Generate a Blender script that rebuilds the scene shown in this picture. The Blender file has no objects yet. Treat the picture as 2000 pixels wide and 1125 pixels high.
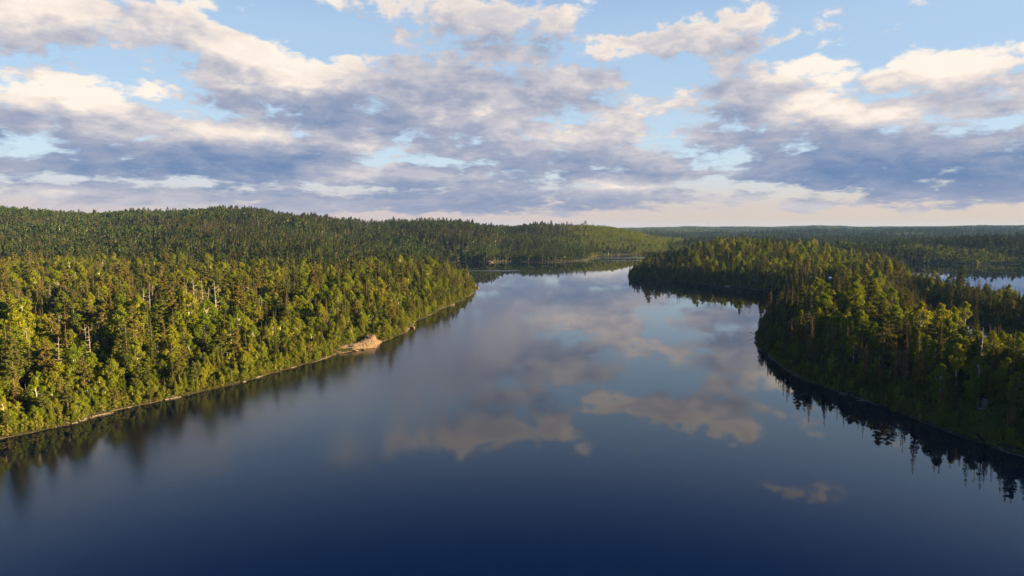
import bpy, math, random
import numpy as np

R = math.radians
rng = np.random.default_rng(11)
random.seed(11)
scene = bpy.context.scene
col = scene.collection

# ------------------------------------------------------------------ camera
CAM_H = 55.0
FPX = 1332.0                      # focal length in pixels of a 2000 px wide frame
HORIZON = 447.0                   # row of the true horizon in that frame
PITCH = math.atan((562.5 - HORIZON) / FPX)
cam_data = bpy.data.cameras.new('camera')
cam_data.sensor_width = 36.0
cam_data.lens = 36.0 * FPX / 2000.0
cam_data.clip_start = 1.0
cam_data.clip_end = 40000.0
cam = bpy.data.objects.new('camera', cam_data)
cam.location = (0, 0, CAM_H)
cam.rotation_euler = (R(90) - PITCH, 0, 0)
col.objects.link(cam)
scene.camera = cam

def ray(px, py):
    a = (px - 1000.0) / FPX
    b = (562.5 - py) / FPX
    sp, cp = math.sin(PITCH), math.cos(PITCH)
    return (a, cp + b * sp, -sp + b * cp)

def ground_at(px, py, z=0.0):
    d = ray(px, py)
    t = (z - CAM_H) / d[2]
    return (d[0] * t, d[1] * t)

def at_depth(px, d):
    """the world x, y of picture column px at a distance d along the view"""
    return ((px - 1000.0) / FPX * d, d)

def project(x, y, z):
    sp, cp = math.sin(PITCH), math.cos(PITCH)
    dz = z - CAM_H
    f = y * cp - dz * sp
    u = y * sp + dz * cp
    return 1000.0 + FPX * x / f, 562.5 - FPX * u / f

def z_for(py, d):
    return CAM_H + (HORIZON - py) * d / FPX

# ------------------------------------------------------------------ sun, sky, exposure
SUN_AZ, SUN_EL = R(97.0), R(11.0)          # azimuth clockwise from the view direction (+Y)
sun_vec = (math.sin(SUN_AZ) * math.cos(SUN_EL), math.cos(SUN_AZ) * math.cos(SUN_EL), math.sin(SUN_EL))
sd = bpy.data.lights.new('sun', 'SUN')
sd.energy = 5.0
sd.angle = R(0.53)
sd.color = (1.0, 0.74, 0.34)
sun = bpy.data.objects.new('sun', sd)
from mathutils import Vector
sun.rotation_euler = Vector(sun_vec).to_track_quat('Z', 'Y').to_euler()
sun.location = (900, 200, 400)
col.objects.link(sun)

world = bpy.data.worlds.new('World')
scene.world = world
world.use_nodes = True
vs = scene.view_settings
vs.view_transform = 'Standard'
vs.look = 'None'
vs.exposure = 2.5
vs.gamma = 1.0
vs.use_curve_mapping = False
cy = scene.cycles
cy.max_bounces = 6
cy.diffuse_bounces = 2
cy.glossy_bounces = 3
cy.transmission_bounces = 3
cy.transparent_max_bounces = 6
cy.volume_bounces = 0
cy.sample_clamp_indirect = 4.0
cy.use_denoising = True
cy.caustics_reflective = False
cy.caustics_refractive = False

class S:
    """a socket that builds Math nodes when it is used in an expression"""
    def __init__(self, nt, sock): self.nt, self.k = nt, sock
    def _op(self, op, *args, clamp=False):
        n = self.nt.nodes.new('ShaderNodeMath'); n.operation = op; n.use_clamp = clamp
        for i, a in enumerate((self,) + args):
            if isinstance(a, S): self.nt.links.new(a.k, n.inputs[i])
            else: n.inputs[i].default_value = float(a)
        return S(self.nt, n.outputs[0])
    def __add__(s, o): return s._op('ADD', o)
    __radd__ = __add__
    def __sub__(s, o): return s._op('SUBTRACT', o)
    def __rsub__(s, o): return (s * -1.0) + o
    def __mul__(s, o): return s._op('MULTIPLY', o)
    __rmul__ = __mul__
    def __truediv__(s, o): return s._op('DIVIDE', o)
    def madd(s, m, a, clamp=False): return s._op('MULTIPLY_ADD', m, a, clamp=clamp)
    def pow(s, e): return s._op('POWER', e)
    def max(s, o): return s._op('MAXIMUM', o)
    def min(s, o): return s._op('MINIMUM', o)
    def sat(s): return s._op('ADD', 0.0, clamp=True)
    def step(s, a, b, lo=0.0, hi=1.0):
        n = s.nt.nodes.new('ShaderNodeMapRange'); n.interpolation_type = 'SMOOTHSTEP'
        s.nt.links.new(s.k, n.inputs['Value'])
        for nm, v in zip(('From Min', 'From Max', 'To Min', 'To Max'), (a, b, lo, hi)):
            n.inputs[nm].default_value = v
        return S(s.nt, n.outputs['Result'])

def vcomb(nt, x, y, z=0.0):
    n = nt.nodes.new('ShaderNodeCombineXYZ')
    for i, a in enumerate((x, y, z)):
        if isinstance(a, S): nt.links.new(a.k, n.inputs[i])
        else: n.inputs[i].default_value = float(a)
    return n.outputs[0]

def vmath(nt, op, a, b=None, c=None, out=0):
    n = nt.nodes.new('ShaderNodeVectorMath'); n.operation = op
    for i, v in enumerate((a, b, c)):
        if v is None: continue
        if isinstance(v, (tuple, list)): n.inputs[i].default_value = v
        else: nt.links.new(v, n.inputs[i])
    return n.outputs[out]

def noise(nt, vec, scale, detail=4.0, rough=0.5, lac=2.0, dist=0.0, color=False):
    n = nt.nodes.new('ShaderNodeTexNoise')
    n.noise_dimensions = '3D'
    nt.links.new(vec, n.inputs['Vector'])
    n.inputs['Scale'].default_value = scale
    n.inputs['Detail'].default_value = detail
    n.inputs['Roughness'].default_value = rough
    n.inputs['Lacunarity'].default_value = lac
    n.inputs['Distortion'].default_value = dist
    return n.outputs['Color'] if color else S(nt, n.outputs['Fac'])

def mixc(nt, fac, a, b, mode='MIX'):
    n = nt.nodes.new('ShaderNodeMix'); n.data_type = 'RGBA'; n.blend_type = mode
    if isinstance(fac, S): nt.links.new(fac.k, n.inputs[0])
    else: n.inputs[0].default_value = fac
    for i, v in ((6, a), (7, b)):
        if isinstance(v, (tuple, list)): n.inputs[i].default_value = (*v[:3], 1.0)
        else: nt.links.new(v, n.inputs[i])
    return n.outputs[2]

# clouds in view: centre and half size (as degrees of the sky, written in frame pixels), strength, brightness, tilt
CLOUDS = [
 (50, 45, 140, 60, 1.0, .80, 0), (85, 98, 110, 22, .8, .40, 0), (210, 18, 130, 36, .8, .55, 0), (340, 14, 70, 20, .7, .6, 0), (190, 76, 62, 18, .8, .42, 0),
 (410, 66, 150, 26, .8, .55, 0), (430, 112, 170, 46, .9, .6, 0), (500, 152, 240, 58, 1.2, .95, -5), (330, 140, 80, 22, .8, .45, 0),
 (700, 178, 190, 66, 1.0, .55, 0), (880, 160, 240, 50, 1.0, .45, 0), (850, 205, 250, 55, 1.0, .5, 0), (1050, 180, 230, 50, 1.0, .5, 0), (1180, 190, 150, 26, .9, .45, 0),
 (520, 205, 210, 24, 1.0, .30, -6), (690, 238, 190, 36, 1.1, .16, -3), (920, 240, 170, 30, .9, .75, 0), (1010, 232, 120, 24, .8, .8, 0),
 (120, 186, 210, 36, 1.1, 1.0, 0), (0, 235, 70, 50, .9, .3, 0), (300, 236, 120, 16, 1.0, .18, 0), (150, 232, 120, 30, .8, .6, 0), (230, 262, 180, 30, .9, .95, 0),
 (480, 262, 220, 26, 1.0, .95, 0), (715, 287, 75, 26, 1.1, .95, 0), (110, 285, 190, 24, .8, .3, 0), (450, 300, 360, 24, 1.1, .14, 2), (130, 318, 260, 26, 1.0, .16, 0),
 (380, 335, 330, 14, .9, .18, 2), (640, 340, 75, 26, .8, .7, 0), (120, 375, 110, 14, .6, .85, 0), (260, 378, 200, 10, .6, .35, 0), (150, 402, 240, 12, .6, .6, 0),
 (860, 352, 360, 26, .8, .36, 0), (720, 392, 340, 18, .9, .16, 1), (1080, 392, 330, 14, 1.0, .10, 0), (600, 412, 300, 10, .5, .75, 0),
 (1060, 272, 250, 36, 1.0, .62, 0), (1190, 286, 160, 24, .9, .75, 0), (930, 285, 170, 22, .9, .3, 0), (1150, 322, 320, 22, .9, .3, 0), (1280, 300, 200, 26, .8, .4, 0),
 (830, 8, 240, 26, 1.0, .5, -3), (1010, 36, 130, 50, .9, .45, 0), (1040, 90, 80, 40, .8, .5, 0), (1135, 22, 26, 40, .6, .8, 0), (880, 75, 110, 20, .7, .6, -4),
 (1230, 92, 140, 18, .95, .55, 2), (1320, 78, 80, 22, .8, .38, 10), (1450, 62, 90, 40, .9, .55, 18), (1500, 30, 90, 12, .8, .65, 24), (1545, 72, 70, 11, .8, .6, 22), (1480, 88, 120, 12, .8, .5, 14),
 (1440, 130, 55, 18, .8, .65, 0), (1240, 135, 120, 12, .5, .5, 0), (1600, 128, 90, 28, 1.0, .95, 4), (1505, 150, 38, 13, .8, .25, 0), (1420, 184, 130, 30, .9, .52, 0),
 (1590, 205, 90, 34, 1.1, 1.0, 0), (1450, 226, 50, 16, .8, .22, 0), (1735, 228, 90, 40, 1.0, .92, 0), (1820, 146, 100, 40, 1.1, 1.0, 4), (1715, 158, 62, 24, .9, .28, 0), (1900, 185, 170, 34, .9, .55, 0),
 (1960, 120, 90, 30, .5, .6, 0), (1990, 66, 60, 10, .5, .55, 0), (1540, 240, 120, 30, .9, .6, 0), (1650, 268, 220, 34, .9, .35, 0), (1930, 245, 130, 34, .9, .55, 0), (1820, 292, 280, 34, 1.1, .2, 0),
 (1480, 290, 170, 26, .9, .3, 0), (1700, 325, 330, 26, 1.1, .10, -2), (1890, 352, 240, 30, 1.2, .06, 0), (1640, 360, 180, 14, .8, .14, 0), (1350, 262, 110, 8, .5, .3, 0),
 (1215, 377, 105, 10, 1.0, .95, 0), (1440, 352, 170, 9, .6, .3, 0), (1560, 404, 200, 14, .6, .45, 0), (300, 388, 420, 8, .8, .3, 0), (880, 408, 420, 7, .8, .2, 0), (1330, 398, 220, 8, .7, .35, 0), (1720, 392, 320, 7, .7, .3, 0), (450, 352, 260, 9, .7, .3, 0), (1250, 345, 260, 9, .7, .25, 0), (1880, 384, 220, 8, .5, .7, 0),
]

def dir_angles(px, py):
    d = ray(px, py)
    return math.atan2(d[0], d[1]), math.atan2(d[2], math.hypot(d[0], d[1]))

def cloud_layout(azs, el, soft):
    cov = np.zeros(len(azs)); num = np.zeros(len(azs)); ws = np.full(len(azs), 1e-4); num += 5e-5
    for cx, cyy, rx, ry, st, br, tilt in CLOUDS:
        c = dir_angles(cx, cyy)
        rx, ry = rx / FPX * math.cos(c[0]) ** 1.2 + 0.01, ry / FPX + soft
        dx, dy = azs - c[0], el - c[1]
        t = R(tilt)
        u = (dx * math.cos(t) + dy * math.sin(t)) / rx
        v = (-dx * math.sin(t) + dy * math.cos(t)) / ry
        if cyy > 335: st, ry = st * 1.15, ry * 1.0
        w = np.clip(1.0 - 0.6 * (u * u + v * v), 0, 1) ** 1.5 * st
        cov = np.maximum(cov, w)
        num += w ** 3 * br; ws += w ** 3
    return np.clip(cov, 0, 1), num / ws

def build_sky():
    nt = world.node_tree
    nt.nodes.clear()
    tc = nt.nodes.new('ShaderNodeTexCoord')
    sep = nt.nodes.new('ShaderNodeSeparateXYZ')
    nt.links.new(tc.outputs['Generated'], sep.inputs[0])
    x, y, z = (S(nt, sep.outputs[i]) for i in range(3))
    az = x._op('ARCTAN2', y)
    el = z._op('ARCSINE')
    elp = el.max(0.0)
    # clear sky
    sky = nt.nodes.new('ShaderNodeTexSky')
    sky.sky_type = 'NISHITA'
    sky.sun_disc = False
    sky.sun_elevation = SUN_EL
    sky.sun_rotation = SUN_AZ
    sky.altitude = 300
    sky.air_density = 1.0
    sky.dust_density = 0.6
    sky.ozone_density = 3.0
    # cloud density, built once as a group and read at two places for the relief
    g = bpy.data.node_groups.new('cloud_field', 'ShaderNodeTree')
    for nm, typ, io in (('az', 'NodeSocketFloat', 'INPUT'), ('el', 'NodeSocketFloat', 'INPUT'), ('cover', 'NodeSocketFloat', 'OUTPUT'), ('bright', 'NodeSocketFloat', 'OUTPUT')):
        g.interface.new_socket(nm, in_out=io, socket_type=typ)
    gi = g.nodes.new('NodeGroupInput'); go = g.nodes.new('NodeGroupOutput')
    a, e = S(g, gi.outputs[0]), S(g, gi.outputs[1])
    # coordinates of a flat cloud deck seen in perspective
    den = e.max(0.0) + 0.16
    deck = vcomb(g, a * 3.0, (den._op('LOGARITHM', 2.718282)) * 4.2, 0.0)
    ang = vcomb(g, a, e * 1.9, 0.3)
    w1 = noise(g, deck, 1.3, 2.0, 0.55, color=True)
    w2 = noise(g, ang, 16.0, 3.0, 0.6, color=True)
    p0 = vcomb(g, a, e, 0.0)
    amp = (e.max(0.0) + 0.05)
    wv = vmath(g, 'SUBTRACT', w1, (0.5, 0.5, 0.5))
    n = g.nodes.new('ShaderNodeVectorMath'); n.operation = 'SCALE'
    g.links.new(wv, n.inputs[0]); g.links.new((amp * 0.30).k, n.inputs['Scale'])
    p1 = vmath(g, 'MULTIPLY_ADD', n.outputs[0], (1.6, 0.55, 0.0), p0)
    wv2 = vmath(g, 'SUBTRACT', w2, (0.5, 0.5, 0.5))
    n = g.nodes.new('ShaderNodeVectorMath'); n.operation = 'SCALE'
    g.links.new(wv2, n.inputs[0]); g.links.new((amp * 0.30).k, n.inputs['Scale'])
    p = vmath(g, 'MULTIPLY_ADD', n.outputs[0], (1.0, 0.6, 0.0), p1)
    # the layout of the clouds in view: rows of ramps over the azimuth (red: cover, green: brightness)
    K, AZ = 19, 0.68
    rows = [0.335 * (k / (K - 1)) ** 1.15 for k in range(K)]
    stops = np.linspace(-AZ, AZ, 32)
    sp = g.nodes.new('ShaderNodeSeparateXYZ'); g.links.new(p, sp.inputs[0])
    pa, pe = S(g, sp.outputs[0]), S(g, sp.outputs[1])
    fac = pa.madd(1 / (2 * AZ), 0.5)
    val = None
    for k, ek in enumerate(rows):
        dl = (rows[min(k + 1, K - 1)] - rows[max(k - 1, 0)]) / 2 * 0.35
        cov_, br_ = cloud_layout(stops, ek, dl)
        rp = g.nodes.new('ShaderNodeValToRGB'); g.links.new(fac.k, rp.inputs[0])
        cr = rp.color_ramp; cr.interpolation = 'LINEAR'
        while len(cr.elements) < 32: cr.elements.new(0.5)
        for el_, q, cc, bb in zip(cr.elements, np.linspace(0, 1, 32), cov_, br_):
            el_.position = q; el_.color = (cc, bb, 0, 1)
        if val is None: val = rp.outputs[0]
        else:
            t = pe.madd(1 / (ek - rows[k - 1]), -rows[k - 1] / (ek - rows[k - 1]), clamp=True)
            val = mixc(g, t, val, rp.outputs[0])
    sc = g.nodes.new('ShaderNodeSeparateColor'); g.links.new(val, sc.inputs[0])
    cov, brt = S(g, sc.outputs[0]), S(g, sc.outputs[1])
    # elsewhere in the sky the same broken deck goes on
    gen = noise(g, deck, 0.9, 5.0, 0.55)
    high = e.step(0.30, 0.42) * 0.7 + e.step(0.4, 0.9) * 0.3
    gcov = (gen - high * 0.13).step(0.50, 0.72)
    gbr = noise(g, deck, 1.7, 2.0, 0.5)
    inside = e.step(0.30, 0.36, 1.0, 0.0) * a._op('ABSOLUTE').step(0.64, 0.74, 1.0, 0.0)
    outw = (1.0 - inside)
    cov = (cov * inside) + (gcov * outw * 0.8) - e.step(0.30, 0.40) * 0.22
    br = brt * inside + gbr * outw
    def puffs(ga, aa, ee):
        dn = ee.max(0.0) + 0.16
        lg = dn._op('LOGARITHM', 2.718282)
        streak = noise(ga, vcomb(ga, aa * 3.6, lg * 4.6, 0.0), 2.2, 5.0, 0.62)
        pv = vcomb(ga, aa * 3.8, lg * 2.3, 0.0)
        fb = noise(ga, pv, 3.2, 9.0, 0.60)
        vo = ga.nodes.new('ShaderNodeTexVoronoi'); vo.voronoi_dimensions = '2D'; vo.feature = 'F1'
        wob = vmath(ga, 'MULTIPLY_ADD', noise(ga, pv, 5.0, 2.0, 0.5, color=True), (0.30, 0.30, 0.0), pv)
        ga.links.new(wob, vo.inputs['Vector'])
        vo.inputs['Scale'].default_value = 5.0; vo.inputs['Detail'].default_value = 2.0
        vo.inputs['Roughness'].default_value = 0.5; vo.inputs['Lacunarity'].default_value = 2.3
        wo = 1.0 - S(ga, vo.outputs['Distance']) * 0.85
        return streak, fb * 0.75 + wo * 0.20, 0.5
    g.links.new(cov.k, go.inputs[0]); g.links.new(br.k, go.inputs[1])

    def field(aa, ee):
        n = nt.nodes.new('ShaderNodeGroup'); n.node_tree = g
        nt.links.new(aa.k, n.inputs[0]); nt.links.new(ee.k, n.inputs[1])
        return S(nt, n.outputs[0]), S(nt, n.outputs[1])
    up_ = elp.madd(0.085, 0.013)                     # a step up through the cloud, towards the sun
    az1, el1 = az + 0.012, el + up_
    c0, b0 = field(az, el)
    c1, _b = field(az1, el1)
    s0, p0_, _u = puffs(nt, az, el)
    s1, p1_, _u = puffs(nt, az1, el1)
    c0 = c0.madd(1.25, (s0 * 0.5 + p0_ * 0.75 - 0.648) * 3.9)
    c1 = c1.madd(1.25, (s1 * 0.5 + p1_ * 0.75 - 0.648) * 3.9)
    alpha = c0.step(0.18, 0.66)
    thick = c0.step(0.3, 1.3)
    relief = (c0 - c1)._op('MAXIMUM', -0.7)._op('MINIMUM', 0.8) * 0.30 + (p0_ - 0.47) * 0.55
    light = (b0.madd(0.74, 0.10) + relief - thick * 0.04).sat()
    # thin edges let the light through
    light = (light + (1.0 - thick) * 0.20).sat()
    low = elp.step(0.0, 0.16)
    ramp = nt.nodes.new('ShaderNodeValToRGB')
    nt.links.new(light.k, ramp.inputs[0])
    cr = ramp.color_ramp
    cr.interpolation = 'LINEAR'
    stops = [(0.0, (.112, .210, .400)), (.25, (.205, .285, .455)), (.5, (.375, .405, .52)), (.72, (.63, .60, .63)), (.88, (.90, .79, .71)), (1.0, (1.0, .90, .79))]
    while len(cr.elements) < len(stops): cr.elements.new(0.5)
    for el_, (ps, c) in zip(cr.elements, stops): el_.position = ps; el_.color = (*c, 1)
    ccol = ramp.outputs[0]
    # air in front of clouds low over the horizon
    ccol = mixc(nt, elp.step(0.0, 0.07, 0.5, 0.0), ccol, (.56, .50, .53))
    bg1 = nt.nodes.new('ShaderNodeBackground'); bg2 = nt.nodes.new('ShaderNodeBackground')
    # thin high veil: pale near the horizon, warmer towards the sun
    veil = mixc(nt, az.step(-0.6, 1.2), (2.32, 1.85, 1.78), (2.65, 2.12, 1.6))
    hi = mixc(nt, elp.step(0.04, 0.24), (2.3, 2.7, 3.0), (1.6, 2.2, 2.9))
    hi = mixc(nt, elp.step(0.25, 0.48), hi, (0.08, 0.45, 2.0))
    sk = mixc(nt, elp.step(0.10, 1.3, 0.88, 0.6), sky.outputs[0], hi)
    sk = mixc(nt, elp.step(0.005, 0.105, 0.95, 0.0), sk, veil)
    nt.links.new(sk, bg1.inputs[0]); bg1.inputs[1].default_value = 0.05
    nt.links.new(ccol, bg2.inputs[0]); bg2.inputs[1].default_value = 0.182
    mx = nt.nodes.new('ShaderNodeMixShader')
    nt.links.new((alpha * z.step(-0.002, 0.004)).k, mx.inputs[0])
    nt.links.new(bg1.outputs[0], mx.inputs[1]); nt.links.new(bg2.outputs[0], mx.inputs[2])
    out = nt.nodes.new('ShaderNodeOutputWorld')
    nt.links.new(mx.outputs[0], out.inputs[0])

build_sky()

# ------------------------------------------------------------------ materials
def new_mat(name):
    m = bpy.data.materials.new(name); m.use_nodes = True
    nt = m.node_tree; nt.nodes.clear()
    out = nt.nodes.new('ShaderNodeOutputMaterial')
    return m, nt, out

def ramp(nt, fac, stops):
    n = nt.nodes.new('ShaderNodeValToRGB')
    nt.links.new(fac.k if isinstance(fac, S) else fac, n.inputs[0])
    cr = n.color_ramp
    while len(cr.elements) < len(stops): cr.elements.new(0.5)
    for e, (p, c) in zip(cr.elements, stops): e.position = p; e.color = (*c, 1)
    return n.outputs[0]

def foliage_mat(name, stops, trans=0.35, tcol=(1.25, 1.2, 0.7)):
    m, nt, out = new_mat(name)
    oi = nt.nodes.new('ShaderNodeObjectInfo')
    geo = nt.nodes.new('ShaderNodeNewGeometry')
    # shade of green differs from tree to tree and a little from spray to spray
    fac = S(nt, oi.outputs['Random']) * 0.72 + S(nt, geo.outputs['Random Per Island']) * 0.28
    c = ramp(nt, fac, stops)
    d = nt.nodes.new('ShaderNodeBsdfDiffuse'); nt.links.new(c, d.inputs[0]); d.inputs['Roughness'].default_value = 0.6
    t = nt.nodes.new('ShaderNodeBsdfTranslucent')
    nt.links.new(mixc(nt, 1.0, c, tcol, 'MULTIPLY'), t.inputs[0])
    mx = nt.nodes.new('ShaderNodeMixShader'); mx.inputs[0].default_value = trans
    nt.links.new(d.outputs[0], mx.inputs[1]); nt.links.new(t.outputs[0], mx.inputs[2])
    nt.links.new(mx.outputs[0], out.inputs[0])
    return m

def plain_mat(name, c1, c2, scale=3.0, rough=0.85, stretch=(1, 1, 1), bump=0.0, cracks=False):
    m, nt, out = new_mat(name)
    tc = nt.nodes.new('ShaderNodeTexCoord')
    v = vmath(nt, 'MULTIPLY', tc.outputs['Object'], stretch)
    f = noise(nt, v, scale, 5.0, 0.6)
    c = ramp(nt, f, [(0.35, c1), (0.62, c2)] if not cracks else [(0.30, [.35 * q for q in c1]), (0.42, c1), (0.5, c2), (0.62, [.62 * q for q in c2]), (0.75, c2)])
    b = nt.nodes.new('ShaderNodeBsdfPrincipled')
    nt.links.new(c, b.inputs['Base Color']); b.inputs['Roughness'].default_value = rough
    if bump:
        bn = nt.nodes.new('ShaderNodeBump'); bn.inputs['Strength'].default_value = bump; bn.inputs['Distance'].default_value = 0.2
        nt.links.new(f.k, bn.inputs['Height']); nt.links.new(bn.outputs[0], b.inputs['Normal'])
    nt.links.new(b.outputs[0], out.inputs[0])
    return m

M = {}
M['spruce'] = foliage_mat('spruce_needles', [(0.0, (.034, .046, .014)), (.45, (.055, .062, .016)), (.7, (.082, .078, .018)), (.88, (.125, .085, .024)), (1.0, (.150, .085, .030))], 0.22)
M['pine'] = foliage_mat('pine_needles', [(0.0, (.048, .062, .018)), (.5, (.078, .080, .020)), (1.0, (.130, .095, .028))], 0.25)
M['birch'] = foliage_mat('birch_leaves', [(0.0, (.075, .110, .012)), (.4, (.125, .155, .014)), (.75, (.170, .180, .016)), (1.0, (.205, .190, .020))], 0.42)
M['shadeleaf'] = foliage_mat('hillside_leaves_shaded', [(0.0, (.030, .050, .012)), (.5, (.046, .068, .014)), (1.0, (.075, .088, .018))], 0.3)  # cloud shadow on the back hills is put into this leaf colour
M['shadeneedle'] = foliage_mat('hillside_needles_shaded', [(0.0, (.018, .028, .010)), (.5, (.030, .040, .013)), (1.0, (.050, .052, .018))], 0.2)  # needles likewise darkened to stand for the cloud shadow
M['cedar'] = foliage_mat('cedar_sprays', [(0.0, (.075, .095, .014)), (.5, (.105, .118, .016)), (1.0, (.138, .132, .018))], 0.3)
M['rust'] = foliage_mat('rusty_needles', [(0.0, (.13, .065, .030)), (1.0, (.20, .098, .042))], 0.15, (1.1, 1.0, .9))
M['shrub'] = foliage_mat('shrub_leaves', [(0.0, (.060, .082, .014)), (.6, (.105, .112, .018)), (1.0, (.155, .125, .030))], 0.35)
M['bark'] = plain_mat('conifer_bark', (.085, .055, .038), (.17, .115, .08), 4.0, 0.9, (1, 1, .3))
M['pinebark'] = plain_mat('pine_bark', (.09, .055, .036), (.18, .11, .068), 3.0, 0.9, (1, 1, .3))
M['birchbark'] = plain_mat('birch_bark', (.30, .26, .22), (.62, .56, .48), 2.0, 0.8, (1, 1, 2.5))
M['driftwood'] = plain_mat('drift_wood', (.09, .075, .06), (.20, .165, .13), 3.0, 0.9, (1, 1, 1))
M['deadwood'] = plain_mat('dead_wood', (.11, .095, .08), (.24, .205, .17), 3.0, 0.85, (1, 1, .4))
M['rock'] = plain_mat('granite', (.048, .031, .019), (.140, .092, .053), 0.8, 0.9, (1, 1, 2.6), 1.0, True)
M['stone'] = plain_mat('shore_stone', (.045, .037, .030), (.13, .105, .082), 1.2, 0.9)
M['boulder'] = plain_mat('boulder_stone', (.17, .14, .115), (.38, .31, .25), 1.6, 0.9, (1, 1, 1), 0.5)

# ------------------------------------------------------------------ the lie of the land
def vnoise(x, y, seed=0):
    xi, yi = np.floor(x).astype(np.int64), np.floor(y).astype(np.int64)
    fx, fy = x - xi, y - yi
    fx, fy = fx * fx * (3 - 2 * fx), fy * fy * (3 - 2 * fy)
    def h(a, b):
        n = (a * 374761393 + b * 668265263 + seed * 974711) & 0x7fffffff
        n = ((n ^ (n >> 13)) * 1274126177) & 0x7fffffff
        return ((n ^ (n >> 16)) & 0xffff) / 65535.0
    return (h(xi, yi) * (1 - fx) + h(xi + 1, yi) * fx) * (1 - fy) + (h(xi, yi + 1) * (1 - fx) + h(xi + 1, yi + 1) * fx) * fy

def fbm(x, y, seed=0, oct=4):
    s, a, t = 0.0, 0.5, 0.0
    for k in range(oct):
        s = s + a * vnoise(x * 2 ** k + 17.3 * k, y * 2 ** k - 9.1 * k, seed + k); t += a; a *= 0.5
    return s / t

def sstep(v, a, b):
    t = np.clip((v - a) / (b - a), 0, 1)
    return t * t * (3 - 2 * t)

G = lambda *pts: [ground_at(px, py) for px, py in pts]
D = lambda *pts: [at_depth(px, d) for px, d in pts]
LEFT_SHORE = G((0, 857), (60, 846), (110, 836), (190, 812), (250, 796), (300, 786), (335, 779), (400, 764), (450, 752), (510, 735), (570, 718), (620, 703), (655, 692),
               (672, 687), (700, 684), (733, 678), (742, 668), (765, 660), (783, 653), (795, 643), (815, 630), (835, 616), (870, 600), (905, 587), (916, 576), (931, 563))
WATER = [
    # the main lake
    [(-420, -300), (-300, -60), (-215, 60), (-160, 135)] + LEFT_SHORE +
    G((922, 549), (905, 539), (880, 528), (850, 520), (845, 515)) +
    G((880, 512), (935, 511.5), (960, 512.5), (1000, 511), (1060, 511.5), (1110, 511), (1146, 509), (1152, 504), (1165, 500), (1200, 498.5), (1262, 496), (1330, 497), (1330, 503),
      (1275, 514), (1243, 529), (1227, 540), (1232, 545), (1270, 546.5), (1300, 549), (1350, 553), (1400, 558), (1450, 563), (1490, 568), (1540, 572), (1575, 580)) +
    G((1545, 592), (1512, 606), (1492, 626), (1478, 648), (1474, 662), (1482, 682), (1502, 700), (1530, 717), (1556, 733), (1600, 754), (1650, 770), (1700, 786), (1750, 803), (1800, 822), (1850, 842), (1900, 861), (1950, 878), (2000, 893)) +
    [(132, 148), (150, 100), (190, 30), (240, -60), (320, -300)],
    # the lake beyond the strip of land
    D((1738, 1090), (1800, 1080), (1900, 1065), (2000, 1062), (2150, 1040), (2400, 1010), (2700, 950), (2700, 320), (2400, 330), (2200, 410), (2080, 445), (2000, 475), (1940, 512), (1900, 545), (1850, 595), (1815, 660), (1800, 720), (1775, 800), (1765, 900), (1745, 980)),
    # the narrow cove behind the near headland
    D((2260, 215), (2100, 238), (2000, 252), (1930, 285), (1880, 318), (1840, 372), (1800, 445), (1785, 505), (1800, 535), (1835, 515), (1865, 470), (1900, 428), (1950, 375), (2000, 345), (2100, 305), (2260, 268)),
]

def signed_distance(x, y):
    """metres inland from the nearest shore; negative on the water"""
    out = np.full(x.shape, -1e9)
    water = np.zeros(x.shape, bool)
    best = np.full(x.shape, 1e18)
    for poly in WATER:
        P = np.array(poly); Q = np.roll(P, -1, 0)
        ins = np.zeros(x.shape, bool)
        for (ax, ay), (bx, by) in zip(P, Q):
            dx, dy = bx - ax, by - ay
            t = np.clip(((x - ax) * dx + (y - ay) * dy) / (dx * dx + dy * dy + 1e-9), 0, 1)
            best = np.minimum(best, (x - ax - t * dx) ** 2 + (y - ay - t * dy) ** 2)
            c = (ay > y) != (by > y)
            if c.any():
                xc = ax + (y - ay) * dx / (dy if abs(dy) > 1e-9 else 1e-9)
                ins ^= c & (x < xc)
        water |= ins
    d = np.sqrt(best)
    return np.where(water, -d, d)

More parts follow.
